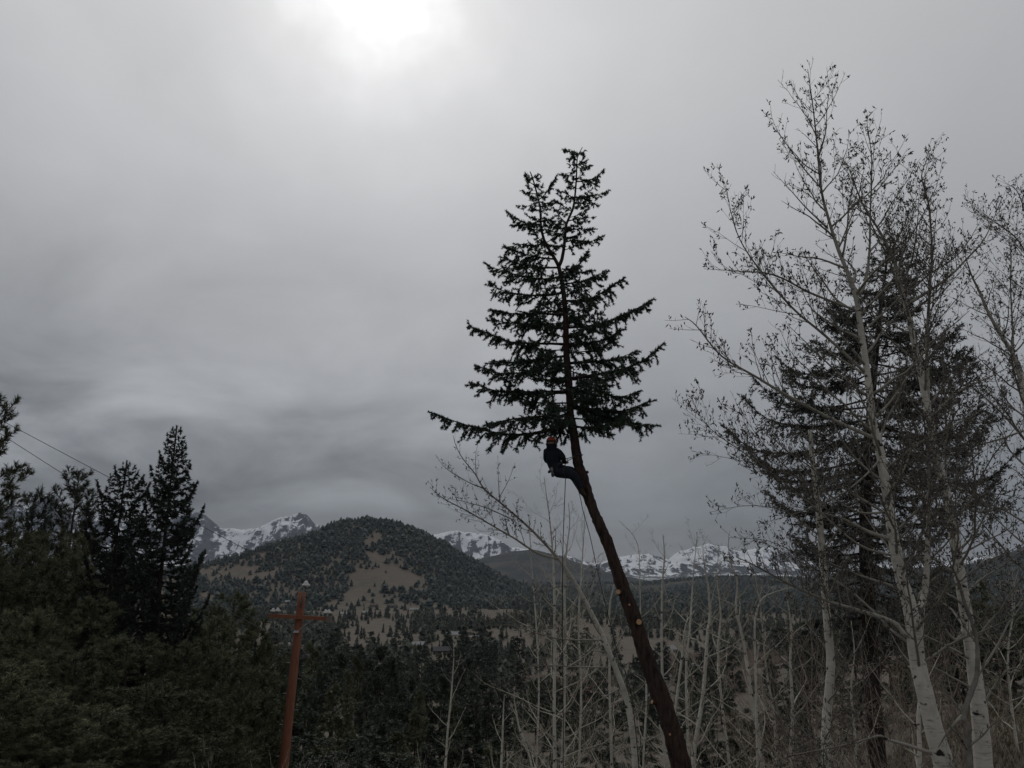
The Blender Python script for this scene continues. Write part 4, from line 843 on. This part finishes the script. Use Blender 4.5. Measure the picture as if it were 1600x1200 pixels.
center = [  # label, trunk px, distance, seed, auto, autolen, bud
    ('straight white aspen, stouter one of the close pair under the climber', [(867, 1200, 8), (866, 1100, 7.2), (867, 1000, 6.6), (866, 920, 5.5), (864, 870, 4), (859, 812, 2.6), (853, 768, 1.6), (850, 745, 0.8)], 23, 120, 22, 1.9, 0.5),
    ('straight white aspen, slimmer one of the close pair under the climber', [(878, 1200, 6.5), (882, 1100, 6), (883, 1000, 5.6), (882, 920, 4.8), (884, 870, 3.6), (890, 820, 2.2), (888, 785, 1.0)], 24, 121, 20, 1.7, 0.5),
    ('thin grey aspen between the far-leaning aspen and the fir trunk', [(956, 1200, 5.8), (953, 1100, 5.2), (952, 1000, 4.5), (953, 945, 3.4), (962, 905, 2.2), (968, 870, 1)], 26, 122, 14, 1.5, 0.3),
    ('slim upright aspen just past the fir trunk with kinked side limbs', [(1040, 1160, 6), (1035, 1060, 5.5), (1034, 980, 5), (1035, 915, 4), (1038, 870, 2.5), (1036, 835, 1)], 24, 123, 16, 1.5, 0.4),
    ('aspen with a slight bow and a wide fork, standing clear of the fir base', [(1083, 1200, 9), (1090, 1140, 8.4), (1098, 1090, 8), (1103, 1030, 7), (1106, 985, 6.2), (1109, 965, 5.5), (1107, 920, 3.5), (1100, 880, 2), (1098, 850, 1)], 21, 124, 15, 1.8, 0.5),
    ('crooked aspen with an S-bent stem in the thicket', [(1192, 1200, 9.5), (1184, 1140, 8.6), (1174, 1085, 7.6), (1166, 1030, 7), (1158, 985, 6), (1150, 950, 5), (1152, 910, 3.4), (1140, 870, 2), (1138, 835, 1)], 20, 125, 16, 1.7, 0.6),
    ('aspen stem arching over to meet the long white limb', [(1184, 1200, 5), (1182, 1095, 5), (1180, 1020, 4.8), (1179, 1000, 4.5), (1181, 962, 4), (1192, 935, 3.5), (1215, 924, 2.6), (1237, 918, 1.6)], 19, 126, 7, 1.1, 0.3),
    ('thin leaning aspen sapling close behind the fir base', [(1040, 1200, 6), (1052, 1130, 5.6), (1060, 1070, 5), (1067, 1015, 4.4), (1072, 975, 3.4), (1085, 955, 2)], 23, 127, 8, 1.2, 0.3),
    ('broken white aspen pole hugging the foot of the fir', [(1046, 1230, 10), (1040, 1180, 9.5), (1035, 1145, 8), (1030, 1132, 3)], 20, 128, 4, 0.8, 0.2),
    ('straight thin aspen in the thicket beside the black-scarred aspen', [(1238, 1200, 6.5), (1238, 1100, 6), (1235, 1040, 5.2), (1236, 980, 4), (1230, 930, 2.6), (1232, 880, 1.2)], 20, 129, 15, 1.6, 0.6),
    ('twin-topped thin aspen in the reddish thicket', [(1215, 1200, 5), (1208, 1110, 4.6), (1198, 1050, 4), (1193, 1000, 3.2), (1190, 960, 2.4), (1180, 900, 1)], 22, 130, 14, 1.5, 0.6),
    ('wavy aspen between the black-scarred aspen and the tallest one', [(1436, 1230, 9), (1437, 1170, 8.5), (1435, 1120, 8), (1437, 1090, 7), (1430, 1050, 5), (1440, 1000, 3), (1445, 950, 1.4)], 13, 131, 10, 1.0, 0.6),
    ('slim aspen far back in the thicket under the mountain gap', [(1075, 1160, 5), (1072, 1050, 4.6), (1078, 980, 4), (1082, 920, 3), (1086, 870, 1.6), (1090, 830, 0.8)], 29, 132, 16, 1.9, 0.6),
    ('pale stem with thick side shoots beside the tan meadow strip', [(1140, 1200, 5.5), (1128, 1100, 5), (1122, 1020, 4.4), (1126, 960, 3.4), (1120, 900, 2), (1125, 850, 1)], 27, 133, 18, 1.9, 0.7),
    ('faint thin aspen behind the climbing rope', [(838, 1200, 4), (842, 1080, 3.6), (838, 980, 3.2), (832, 900, 2.4), (828, 840, 1.6), (826, 800, 0.8)], 30, 134, 14, 1.7, 0.3),
    ('thin aspen with many fine upright tips behind the close pair', [(905, 1200, 5), (908, 1080, 4.6), (904, 980, 4.0), (908, 900, 3), (912, 840, 1.8), (914, 795, 0.8)], 29, 135, 20, 2.0, 0.35),
    ('bare sapling with yellowish stem among the dark slope conifers', [(696, 1210, 5.2), (699, 1150, 4.6), (704, 1100, 4), (707, 1060, 3), (709, 1030, 2), (709, 1005, 1)], 21, 140, 12, 0.9, 0.1),
    ('short bare sapling forking into a V on the slope', [(783, 1210, 5), (785, 1160, 4.6), (786, 1130, 4), (787, 1105, 2.4), (788, 1085, 1)], 20, 141, 10, 0.9, 0.1),
    ('bare sapling with a bent white stem next to the V-forked one', [(832, 1210, 5), (822, 1165, 4.5), (812, 1140, 4), (806, 1110, 3), (803, 1088, 1.4)], 20, 142, 8, 0.8, 0.1),
    ('small bare aspen at the foot of the tallest aspen', [(1338, 1230, 5), (1336, 1150, 4.5), (1330, 1080, 3.8), (1335, 1020, 2.6), (1330, 970, 1.2)], 17, 143, 14, 1.3, 0.5),
    ('thin bare aspen behind the grass bank', [(1595, 1200, 6), (1580, 1100, 5), (1575, 1020, 4), (1585, 940, 3), (1580, 880, 1.4)], 19, 144, 16, 1.6, 0.6),
    ('pencil-thin aspen rising in front of the snowy gap', [(1005, 1200, 4), (1010, 1080, 3.6), (1002, 990, 3), (1000, 920, 2.2), (996, 850, 1.4), (970, 815, 0.6)], 31, 145, 14, 1.8, 0.3),
]
for lab, trk, d, sd, au, al, bu in center:
    trk = [(a, b, w * 0.82) for a, b, w in trk]
    aspen(lab, trk, d, auto=int(au * 1.35), auto_len=al * 1.6, auto_from=0.10, seed=sd, bud=bu, group=BG, dens=(5, 6.5, 5.5), rmin=0.0034, limb_r=0.020, bark='pale_limb', limbmat='pale_limb', twigmat='pale_twig', elev=0.5, tw_trunk=True, budsize=(0.055, 0.010))

# bare shrubs filling the thicket
def shrub_proto(name, seed, label, group, mat, Ht=2.6, stems=9, bud=0.0):
    rng = np.random.default_rng(seed); o = empty(name); tag(o, label, 'shrub', group); T = Twigs(); st = Tubes()
    for k in range(stems):
        a = rng.uniform(0, 6.28); p = np.array((math.cos(a), math.sin(a), 0)) * rng.uniform(0.02, 0.28)
        q = curved(p - (0, 0, 0.1), np.array((math.cos(a) * 0.75, math.sin(a) * 0.75, 1.0)), Ht * rng.uniform(0.6, 1.1), rng, 0.25, 7, 0.13)
        st.add(q, [0.016 * (1 - 0.8 * i / 7) for i in range(8)], 5); twig_out(T, q, 0.012, rng, 0, (6, 6, 5), (0.42, 0.46, 0.4), bud, 0.15, 0.0036)
    st.obj('stems', M[mat], o); T.t.obj('twigs', M[mat], o, smooth=False)['kind'] = 'stuff'
    return o
sh = [shrub_proto('bare_shrub', 201, 'dull brown leafless shrub in the thicket among the aspen stems', 'leafless shrubs in the aspen thicket', 'red_twig', 2.8, 6), shrub_proto('bare_shrub', 202, 'dull brown leafless shrub in the thicket among the aspen stems', 'leafless shrubs in the aspen thicket', 'red_twig', 3.2, 6),
      shrub_proto('straw_shrub', 203, 'straw-coloured leafless shrub on the slope near the utility pole', 'straw-coloured shrubs on the slope', 'pale_twig', 2.4, 6)]
pr = random.Random(3); used = [False] * 3
sp = [(1185, 910, 23), (1265, 910, 22), (1340, 900, 24), (1320, 1010, 16), (1380, 990, 17), (1420, 1020, 15.5), (1500, 905, 21), (1440, 930, 20),
      ]
for i, (px, py, d) in enumerate(sp):
    k = i % 2; tip = P(px, py, d); gz = h1(tip[0], d); o = sh[k] if not used[k] else copy_tree(sh[k]); used[k] = True
    s = max(0.5, (tip[2] - gz) / 3.0); o.location = (tip[0], d, gz); w = 0.5 * s + 0.5; o.scale = (w, w, s); o.rotation_euler = (0, 0, pr.uniform(0, 6.28))
for i, (px, py, d) in enumerate([(372, 1140, 17), (392, 1120, 18), (480, 1160, 22), (500, 1135, 22), (525, 1160, 23), (460, 1170, 21), (660, 1150, 19), (720, 1130, 19), (745, 1150, 20), (805, 1140, 19), (690, 1160, 18), (770, 1150, 18), (850, 1150, 18), (920, 1150, 18), (585, 1175, 22)]):
    k = 2; tip = P(px, py, d); gz = h1(tip[0], d); o = sh[k] if not used[k] else copy_tree(sh[k]); used[k] = True
    s = max(0.5, (tip[2] - gz) / 2.3); o.location = (tip[0], d, gz); w = 0.6 * s + 0.4; o.scale = (w * 0.8, w * 0.8, s); o.rotation_euler = (0, 0, pr.uniform(0, 6.28))

# willow flats in the valley: low reddish brush too small to tell apart
rng = np.random.default_rng(301); V = []
for poly, n in (([(1040, 1035), (1300, 1025), (1300, 1075), (1050, 1072)], 2600), ([(860, 1085), (960, 1085), (960, 1105), (860, 1105)], 500), ([(1130, 1105), (1190, 1105), (1190, 1125), (1130, 1125)], 300)):
    xs = rng.uniform(poly[0][0], poly[2][0], n); ys = rng.uniform(poly[0][1], poly[2][1], n)
    dd = np.exp(np.linspace(math.log(60), math.log(2500), 900))
    for a, b in zip(xs, ys):
        k = P(a, b, 1.0); zz = CAMZ + (k[2] - CAMZ) * dd; gg = -56.0; j = np.argmax(zz < gg)
        if zz[j] < gg: V.append((k[0] * dd[j], dd[j]))
V = np.array(V); vz = H(V[:, 0], V[:, 1]); c = np.stack([V[:, 0], V[:, 1], vz], -1)
pq = np.repeat(c, 5, 0) + rng.normal(size=(len(c) * 5, 3)) * (1.2, 1.2, 0.1)
wv_ = needle_tris(pq, pq + np.array((0, 0, 0.8)), 4, 1.9, 0.28, 0.5, rng, up=0.5)
o = tri_obj('willow_brush', wv_, M['red_twig']); tag(o, 'low purplish-brown willow brush covering the valley flat', 'brush')

# ------------------------------------------------------------------ grass on the near bank
rng = np.random.default_rng(401); n = 16000
gxx = rng.uniform(4, 24, n); gyy = rng.uniform(9, 34, n); k = gxx > 0.42 * gyy; gxx, gyy = gxx[k], gyy[k]; gzz = H(gxx, gyy)
c = np.stack([gxx, gyy, gzz - 0.02], -1)
gm = foliage('grass_blade', (0.11, 0.11, 0.055), (0.15, 0.13, 0.07), (0.19, 0.165, 0.10), 0.5)
o = tri_obj('dry_grass', needle_tris(c, c + np.array((0, 0, 0.06)), 80, 0.20, 0.014, 0.5, rng, up=0.4), gm); tag(o, 'short olive and straw grass on the bank under the aspens', 'grass')

# ------------------------------------------------------------------ utility pole and wires
DP = 28.0; pxm = DP / FPX
rng = np.random.default_rng(5)
pb = P(441, 1215, DP); pt = P(472, 925, DP); dirp = nrm(pt - pb)
k = (h1(pb[0], DP) - 0.3 - pb[2]) / dirp[2]; base = pb + dirp * k
pole = empty('utility_pole', base); tag(pole, 'leaning rust-brown timber utility pole with a crossarm and white insulators', 'utility pole')
t = Tubes(); nn = 26; t.add([base + (pt - base) * i / nn for i in range(nn + 1)], [0.185 - 0.055 * i / nn for i in range(nn + 1)], 12, rough=0.02, rng=rng); t.obj('pole', M['pole_wood'], pole, base)
ca = P(468, 964, DP - 0.16); al = P(421, 962, DP - 0.16); ar = P(515, 967, DP - 0.16); axx = nrm(ar - al); upv = nrm(np.cross(axx, (0, 1.0, 0))); upv = upv if upv[2] > 0 else -upv; fwd = np.cross(upv, axx)
t = Tubes(); t.box((al + ar) / 2, (np.linalg.norm(ar - al) / 2, 0.05, 0.065), (axx, fwd, upv)); t.obj('crossarm', M['pole_wood'], pole, base, smooth=False)
t = Tubes(); t.box(ar - axx * 0.02 + upv * -0.02, (0.09, 0.07, 0.11), (axx, fwd, upv)); t.obj('end_block', M['grey_wood'], pole, base, smooth=False)
for sx in (-1, 1):
    p0 = ca + axx * sx * 0.62 * (1 if sx < 0 else 0.8) - upv * 0.06 + fwd * 0.07 * (-1); p1 = P(463, 988, DP - 0.2)
    t = Tubes(); t.add([p0, p1], [0.022, 0.022], 4); t.obj('brace', M['grey_wood'] if sx < 0 else M['steel'], pole, base, smooth=False)
t = Tubes(); p = P(463, 987, DP - 0.2); t.box(p, (0.09, 0.03, 0.035)); t.obj('bolt_plate', M['porcelain'], pole, base, smooth=False)
def insulator(p, s=1.0):
    up = upv; t = Tubes(); t.add([p - up * 0.16 * s, p - up * 0.02 * s], [0.02, 0.02], 6); pin = t.obj('insulator_pin', M['steel'], pole, base)
    t = Tubes(); t.add([p - up * 0.05 * s, p - up * 0.03 * s, p + up * 0.01 * s, p + up * 0.03 * s, p + up * 0.05 * s, p + up * 0.09 * s, p + up * 0.12 * s], [0.06 * s, 0.125 * s, 0.12 * s, 0.085 * s, 0.075 * s, 0.07 * s, 0.03 * s], 12); t.obj('insulator', M['porcelain'], pole, base)
    t = Tubes(); t.add([p + up * 0.085 * s - axx * 0.12, p + up * 0.105 * s, p + up * 0.085 * s + axx * 0.12], [0.022, 0.03, 0.022], 6); t.obj('wire_tie', M['rope'], pole, base)
    return p + up * 0.115 * s
tops_ = []
tops_.append(insulator(P(478, 914, DP), 1.15)); i1 = []
for px, py in ((427, 954.5), (434, 954), (509, 957), (514, 957)): i1.append(insulator(P(px, py, DP - 0.16), 0.85))
t = Tubes(); t.add([P(470, 948, DP - 0.14), P(476, 915, DP - 0.06)], [0.035, 0.03], 6); t.obj('top_bracket', M['grey_wood'], pole, base)
low = P(452, 1007, DP - 0.1); t = Tubes(); t.add([low - upv * 0.06, low - upv * .03, low, low + upv * 0.03, low + upv * .06], [0.03, 0.06, 0.045, 0.06, 0.03], 10); t.obj('spool_insulator', M['porcelain'], pole, base)
t = Tubes(); t.add([low, P(459, 1007, DP)], [0.018, 0.018], 5); t.obj('spool_bracket', M['steel'], pole, base)
for k in range(7):
    py = 1040 + k * 24; c_ = pb + (pt - pb) * ((1215 - py) / 290.0); sd = 1 if k % 2 else -1
    t = Tubes(); t.add([c_ + axx * 0.12 * sd, c_ + axx * 0.30 * sd], [0.012, 0.012], 5); t.obj('climbing_peg', M['steel'], pole, base)
def wire(name, a, edge, dep, lab, sag=0.0):
    e = P(edge[0], edge[1], dep); far = a + (e - a) * 2.2
    pts = [a + (far - a) * s - np.array((0, 0, sag * 4 * s * (1 - s))) for s in np.linspace(0, 1, 40)]
    t = Tubes(); t.add(pts, [0.011] * 40, 5); o = t.obj(name, M['wire']); tag(o, lab, 'power line', 'power lines running up from the pole')
wire('power_line', tops_[0], (-10, 648), 27, 'upper thin power line from the pole top insulator past the spruces', 0.05)
wire('power_line', i1[0], (25, 691), 27, 'second power line from the crossarm insulator beside the pale pine', 0.05)
wire('power_line', low, (30, 771), 27, 'lowest faint power line from the spool insulator behind the pines', 0.05)

# ------------------------------------------------------------------ climber
rng = np.random.default_rng(9)
def J(px, py, dd=0.0): return P(px, py, D0 - 0.12 + dd)
def skin_body(name, nodes, edges, mats, parent, origin, sub=2):
    """one continuous figure grown from a joint skeleton"""
    me = bpy.data.meshes.new(name); names = list(nodes); ix = {k: i for i, k in enumerate(names)}
    me.from_pydata([tuple(nodes[k][0] - origin) for k in names], [(ix[a], ix[b]) for a, b in edges], [])
    o = bpy.data.objects.new(name, me); COL.objects.link(o)
    md = o.modifiers.new('skin', 'SKIN'); md.use_smooth_shade = True
    sv = me.skin_vertices[0].data
    for k in names: sv[ix[k]].radius = nodes[k][1] if isinstance(nodes[k][1], tuple) else (nodes[k][1],) * 2; sv[ix[k]].use_root = False
    sv[0].use_root = True
    s = o.modifiers.new('sub', 'SUBSURF'); s.levels = sub; s.render_levels = sub
    dg = bpy.context.evaluated_depsgraph_get(); dg.update(); m2 = bpy.data.meshes.new_from_object(o.evaluated_get(dg)); bpy.data.objects.remove(o)
    m2.name = name; o = bpy.data.objects.new(name, m2); COL.objects.link(o); m2.materials.clear()
    for m in mats: m2.materials.append(m)
    o.parent = parent; return o
porg = J(872, 735)
person = empty('person', porg); tag(person, 'person in dark clothes and orange helmet leaning back on the fir trunk', 'person')
nd = {'pelvis': (J(871, 734, -0.02), (0.165, 0.135)), 'waist': (J(866, 727, -0.02), (0.19, 0.16)), 'chest': (J(864.5, 716, -0.03), (0.235, 0.19)), 'upper': (J(863, 706.5, -0.03), (0.19, 0.15)), 'neck': (J(862, 699.5, -0.02), 0.072), 'head0': (J(862, 695.5, -0.01), 0.098), 'head1': (J(862, 689, 0.0), 0.100),
      'shL': (J(853.5, 706.5, 0.0), 0.085), 'elL': (J(854, 720, 0.12), 0.075), 'wrL': (J(867, 725, 0.30), 0.042), 'hdL': (J(874, 723, 0.32), 0.045),
      'shR': (J(872, 705.5, -0.10), 0.085), 'elR': (J(879.5, 714.5, -0.18), 0.075), 'wrR': (J(882, 722.5, -0.05), 0.044), 'hdR': (J(884, 722, 0.04), 0.046),
      'hipR': (J(875, 737, -0.12), 0.155), 'knR': (J(896, 741, -0.14), 0.122), 'cfR': (J(902, 753, -0.10), 0.10), 'anR': (J(908.5, 768, -0.06), 0.060), 'toR': (J(913, 773.5, -0.04), 0.045),
      'hipL': (J(874, 736, 0.12), 0.125), 'knL': (J(894.5, 734, 0.18), 0.10), 'cfL': (J(899, 745, 0.20), 0.078), 'anL': (J(905, 759, 0.20), 0.056), 'toL': (J(910, 762, 0.20), 0.045)}
ed = [('pelvis', 'waist'), ('waist', 'chest'), ('chest', 'upper'), ('upper', 'neck'), ('neck', 'head0'), ('head0', 'head1'), ('upper', 'shL'), ('shL', 'elL'), ('elL', 'wrL'), ('wrL', 'hdL'), ('upper', 'shR'), ('shR', 'elR'), ('elR', 'wrR'), ('wrR', 'hdR'),
      ('pelvis', 'hipR'), ('hipR', 'knR'), ('knR', 'cfR'), ('cfR', 'anR'), ('anR', 'toR'), ('pelvis', 'hipL'), ('hipL', 'knL'), ('knL', 'cfL'), ('cfL', 'anL'), ('anL', 'toL')]
# fingers, each its own short chain rooted in the palm
for sd, hd, wr in (('L', 'hdL', 'wrL'), ('R', 'hdR', 'wrR')):
    h0 = nd[hd][0]; f0 = nrm(h0 - nd[wr][0]); s0 = nrm(np.cross(f0, (0, 0.6, 1))); u0 = np.cross(s0, f0)
    for k in range(4):
        a = h0 + f0 * 0.035 + s0 * (k - 1.5) * 0.021; l = [0.055, 0.065, 0.06, 0.045][k]; b = a + f0 * l * 0.7 - u0 * 0.01; c = b + f0 * l * 0.25 - u0 * l * 0.6
        nd[f'{sd}f{k}a'] = (b, 0.0095); nd[f'{sd}f{k}b'] = (c, 0.0085); ed += [(hd, f'{sd}f{k}a'), (f'{sd}f{k}a', f'{sd}f{k}b')]
    a = h0 + s0 * 0.045 - u0 * 0.01; nd[sd + 't0'] = (a, 0.011); nd[sd + 't1'] = (a + f0 * 0.04 - u0 * 0.02, 0.0095); ed += [(hd, sd + 't0'), (sd + 't0', sd + 't1')]
body = skin_body('body', nd, ed, [M['jacket'], M['trousers'], M['skin'], M['boot']], person, porg, 2)
reg(person, body)
hz_ = nd['neck'][0] - porg; wr_ = [nd['wrL'][0] - porg, nd['wrR'][0] - porg]; wa = nd['waist'][0] - porg; pv = nd['pelvis'][0] - porg
ank = [nd['anL'][0] - porg, nd['anR'][0] - porg]; hds = [nd['hdL'][0] - porg, nd['hdR'][0] - porg]
tax = nrm(wa - pv)
for f in body.data.polygons:
    c = np.array(f.center)
    if c[2] > hz_[2] + 0.03 and np.linalg.norm(c - hz_) < 0.35 and np.linalg.norm(c[:2] - hz_[:2]) < 0.15: f.material_index = 2
    elif min(np.linalg.norm(c - h) for h in hds) < 0.085: f.material_index = 2
    elif min(np.linalg.norm(c - a) for a in ank) < 0.10 and c[2] < -0.3: f.material_index = 3
    elif np.dot(c - pv, tax) > 0.04: f.material_index = 0
    else: f.material_index = 1
face_c = J(862, 691.5, 0.0)
fd = nrm((0.55, 0.75, -0.05)); fs = nrm(np.cross(fd, (0, 0, 1)))           # looks at the trunk, away from the lens
t = Tubes(); t.add([face_c + fd * 0.085 + np.array((0, 0, 0.005)), face_c + fd * 0.115 + np.array((0, 0, -0.02)), face_c + fd * 0.10 + np.array((0, 0, -0.032))], [0.010, 0.017, 0.012], 6); t.obj('nose', M['skin'], person, porg)
for s in (-1, 1):
    t = Tubes(); c = face_c + fd * 0.093 + fs * s * 0.033 + np.array((0, 0, 0.012)); t.add([c - fd * 0.01, c, c + fd * 0.006], [0.011, 0.012, 0.006], 8); t.obj('eye', M['glass'], person, porg)
    t = Tubes(); c = face_c + fs * s * 0.10 - np.array((0, 0, 0.01)); t.add([c + (0, 0, 0.03), c + fs * s * 0.01, c - (0, 0, 0.03)], [0.012, 0.017, 0.009], 7); t.obj('ear', M['skin'], person, porg)
t = Tubes(); c = face_c + fd * 0.092 - np.array((0, 0, 0.055)); t.add([c - fs * 0.025, c, c + fs * 0.025], [0.005, 0.008, 0.005], 6); t.obj('mouth', M['boot'], person, porg)
# hood collar, helmet, harness
t = Tubes(); n0 = J(862, 701, -0.02); t.add([n0 + np.array((0, 0, -0.05)), n0 + np.array((0, 0, 0.0)), n0 + np.array((0, 0, 0.07)), n0 + np.array((0, 0, 0.095))], [0.135, 0.118, 0.115, 0.108], 14, cap=False); t.obj('collar', M['jacket'], person, porg)
hc = J(861.5, 689.5, 0.0); v = []; f = []
for i in range(8):
    th = i / 7 * math.pi / 2
    for k2 in range(18):
        a = 2 * math.pi * k2 / 18; rr_ = (0.106 + (0.022 * max(0, math.cos(a)) if i == 0 else 0)) * math.cos(th) + 0.002; d = fd * math.cos(a) + fs * math.sin(a)
        v.append(hc + d * rr_ * np.array((1.05, 1.05, 1)) + np.array((0, 0, 0.105 * math.sin(th))))
for i in range(7):
    for k2 in range(18): f.append((i * 18 + k2, i * 18 + (k2 + 1) % 18, (i + 1) * 18 + (k2 + 1) % 18, (i + 1) * 18 + k2))
hel = reg(person, mesh_obj('helmet', v, f, M['helmet'], person, True, origin=porg))
t = Tubes(); ring = [hc + (fd * math.cos(a) * 1.06 + fs * math.sin(a)) * 0.103 + np.array((0, 0, -0.012)) for a in np.linspace(0, 2 * math.pi, 19)]; t.add(ring, [0.013] * 19, 5); t.obj('helmet_band', M['webbing'], hel, porg)
for s in (-1, 1):
    t = Tubes(); c = hc + fs * s * 0.098 + np.array((0, 0, -0.055)); t.add([c - fs * s * 0.02, c, c + fs * s * 0.03], [0.036, 0.045, 0.034], 9); t.obj('ear_defender', M['saw_grip'], hel, porg)
def loop(name, c, ax, r1, r2, th, mat):
    ax = nrm(ax); u = nrm(np.cross(ax, (0, 1, 0.2))); w = np.cross(ax, u); pts = [c + u * math.cos(a) * r1 + w * math.sin(a) * r2 for a in np.linspace(0, 2 * math.pi, 21)]
    t = Tubes(); t.add(pts, [th] * 21, 5); return t.obj(name, mat, person, porg)
loop('harness_belt', J(868.5, 730, -0.02), nd['waist'][0] - nd['pelvis'][0], 0.185, 0.185, 0.028, M['webbing'])
loop('leg_strap', J(881, 736, -0.13), nd['knR'][0] - nd['hipR'][0], 0.122, 0.122, 0.016, M['webbing']); loop('leg_strap', J(880, 735.5, 0.13), nd['knL'][0] - nd['hipL'][0], 0.122, 0.122, 0.016, M['webbing'])
t = Tubes(); rp = J(885, 720, -0.02); t.add([rp + np.array((math.cos(a) * 0.032, 0, math.sin(a) * 0.042)) for a in np.linspace(0, 2 * math.pi, 13)], [0.008] * 13, 5); t.obj('karabiner', M['saw_blade'], person, porg)
t = Tubes(); kp = J(893, 737.5, -0.225); t.add([kp, kp + np.array((0, -0.012, 0))], [0.018, 0.014], 8); t.obj('knee_rivet', M['porcelain'], person, porg)
# boots
for a_, b_ in (('anR', 'toR'), ('anL', 'toL')):
    p0, p1 = nd[a_][0], nd[b_][0]; d = nrm(p1 - p0); t = Tubes(); t.add([p0 - d * 0.07, p0 - d * 0.02, p0 + (p1 - p0) * 0.6, p1 + d * 0.01, p1 + d * 0.055], [0.045, 0.062, 0.055, 0.05, 0.025], 10); t.obj('boot', M['boot'], person, porg)
# lanyard round the trunk, rope ends, handsaw
tc_ = P(902.0, 713, D0); t = Tubes(); tr_ = 0.118
la = J(884.5, 717, -0.10); pts = [la, P(890, 715.5, D0 - 0.2), P(898.5, 712.5, D0 - 0.13)] + [tc_ + np.array((math.cos(a) * tr_, math.sin(a) * tr_, 0.02 + 0.01 * math.cos(a))) for a in np.linspace(-2.3, 2.3, 12)] + [P(897.5, 714.5, D0 + 0.10), P(888, 719.5, D0), J(885, 721, 0.0)]
t.add(pts, [0.0095] * len(pts), 6); o = t.obj('lanyard', M['lanyard']); tag(o, 'dark work-positioning lanyard looped round the fir trunk from the harness', 'lanyard')
def hang(name, px, lab, r=0.009, dd=None):
    pts = smooth_path(TR(px, D0, dd), 40); t = Tubes(); t.add(pts, [r] * len(pts), 5); o = t.obj(name, M['rope']); tag(o, lab, 'rope'); return o
def gpix(px, d): p = P(px, 1000, d); return project(p[0], d, h1(p[0], d))[1]
hang('climbing_rope', [(883.5, 722), (883, 735), (883.5, 748), (882.5, 775), (881.5, 800), (880, 840), (879, 900), (879, 1000), (880, 1100), (880, gpix(880, D0 - 0.4) - 1)], 'dark climbing rope hanging straight down from the harness', dd=[-.14, -.32, -.34, -.36, -.38, -.4, -.4, -.4, -.4, -.4])
hang('tail_rope', [(892, 742), (900, 758), (906, 774), (911, 798), (922, 838), (931, 880), (945, 940), (965, 1020), (990, 1110), (1015, gpix(1015, D0 - 0.35) - 1)], 'slack rope trailing down along the fir trunk from the boots', 0.008, dd=[-.32, -.3, -.3, -.32, -.33, -.35, -.35, -.35, -.35, -.35])
saw = empty('handsaw', J(862, 729, -0.22)); so_ = J(862, 729, -0.22); tag(saw, 'handsaw in a grey scabbard hanging from the harness behind the hip', 'saw')
t = Tubes(); t.add([J(863, 727.5, -0.2), J(862, 731, -0.22)], [0.012, 0.012], 5); t.obj('clip', M['webbing'], saw, so_)
t = Tubes(); t.add([J(862, 730.5, -0.22), J(862.2, 734, -0.22), J(863, 738, -0.22)], [0.026, 0.032, 0.026], 8); t.obj('scabbard', M['saw_blade'], saw, so_)
t = Tubes(); t.add([J(863, 737.5, -0.22), J(863.6, 741, -0.22), J(864, 745, -0.22)], [0.032, 0.038, 0.030], 8); t.obj('grip', M['saw_grip'], saw, so_)

# ------------------------------------------------------------------ haze
m = bpy.data.materials.new('air'); m.use_nodes = True; N = NT(m.node_tree); N.n.clear()
pv_ = N.node('ShaderNodeVolumePrincipled'); pv_.inputs['Color'].default_value = (0.72, 0.82, 1.0, 1); pv_.inputs['Density'].default_value = 2.2e-5; pv_.inputs['Anisotropy'].default_value = 0.2
out = N.node('ShaderNodeOutputMaterial'); N.l.new(pv_.outputs[0], out.inputs['Volume'])
zlo = min(float(gz_.min()) if (gz_ := np.stack([gx, gy_, H(gx, gy_)], -1)[..., 2]) is not None else -80, float(Zm.min())) - 1.0; ztop = float(Zm.max()) + 40
t = Tubes(); t.box((0, 2500, (zlo + ztop) / 2), (20500, 12500, (ztop - zlo) / 2)); o = t.obj('haze', m, smooth=False); tag(o, kind='stuff')
for o in list(COL.objects):
    if 'h' in o.keys(): del o['h']
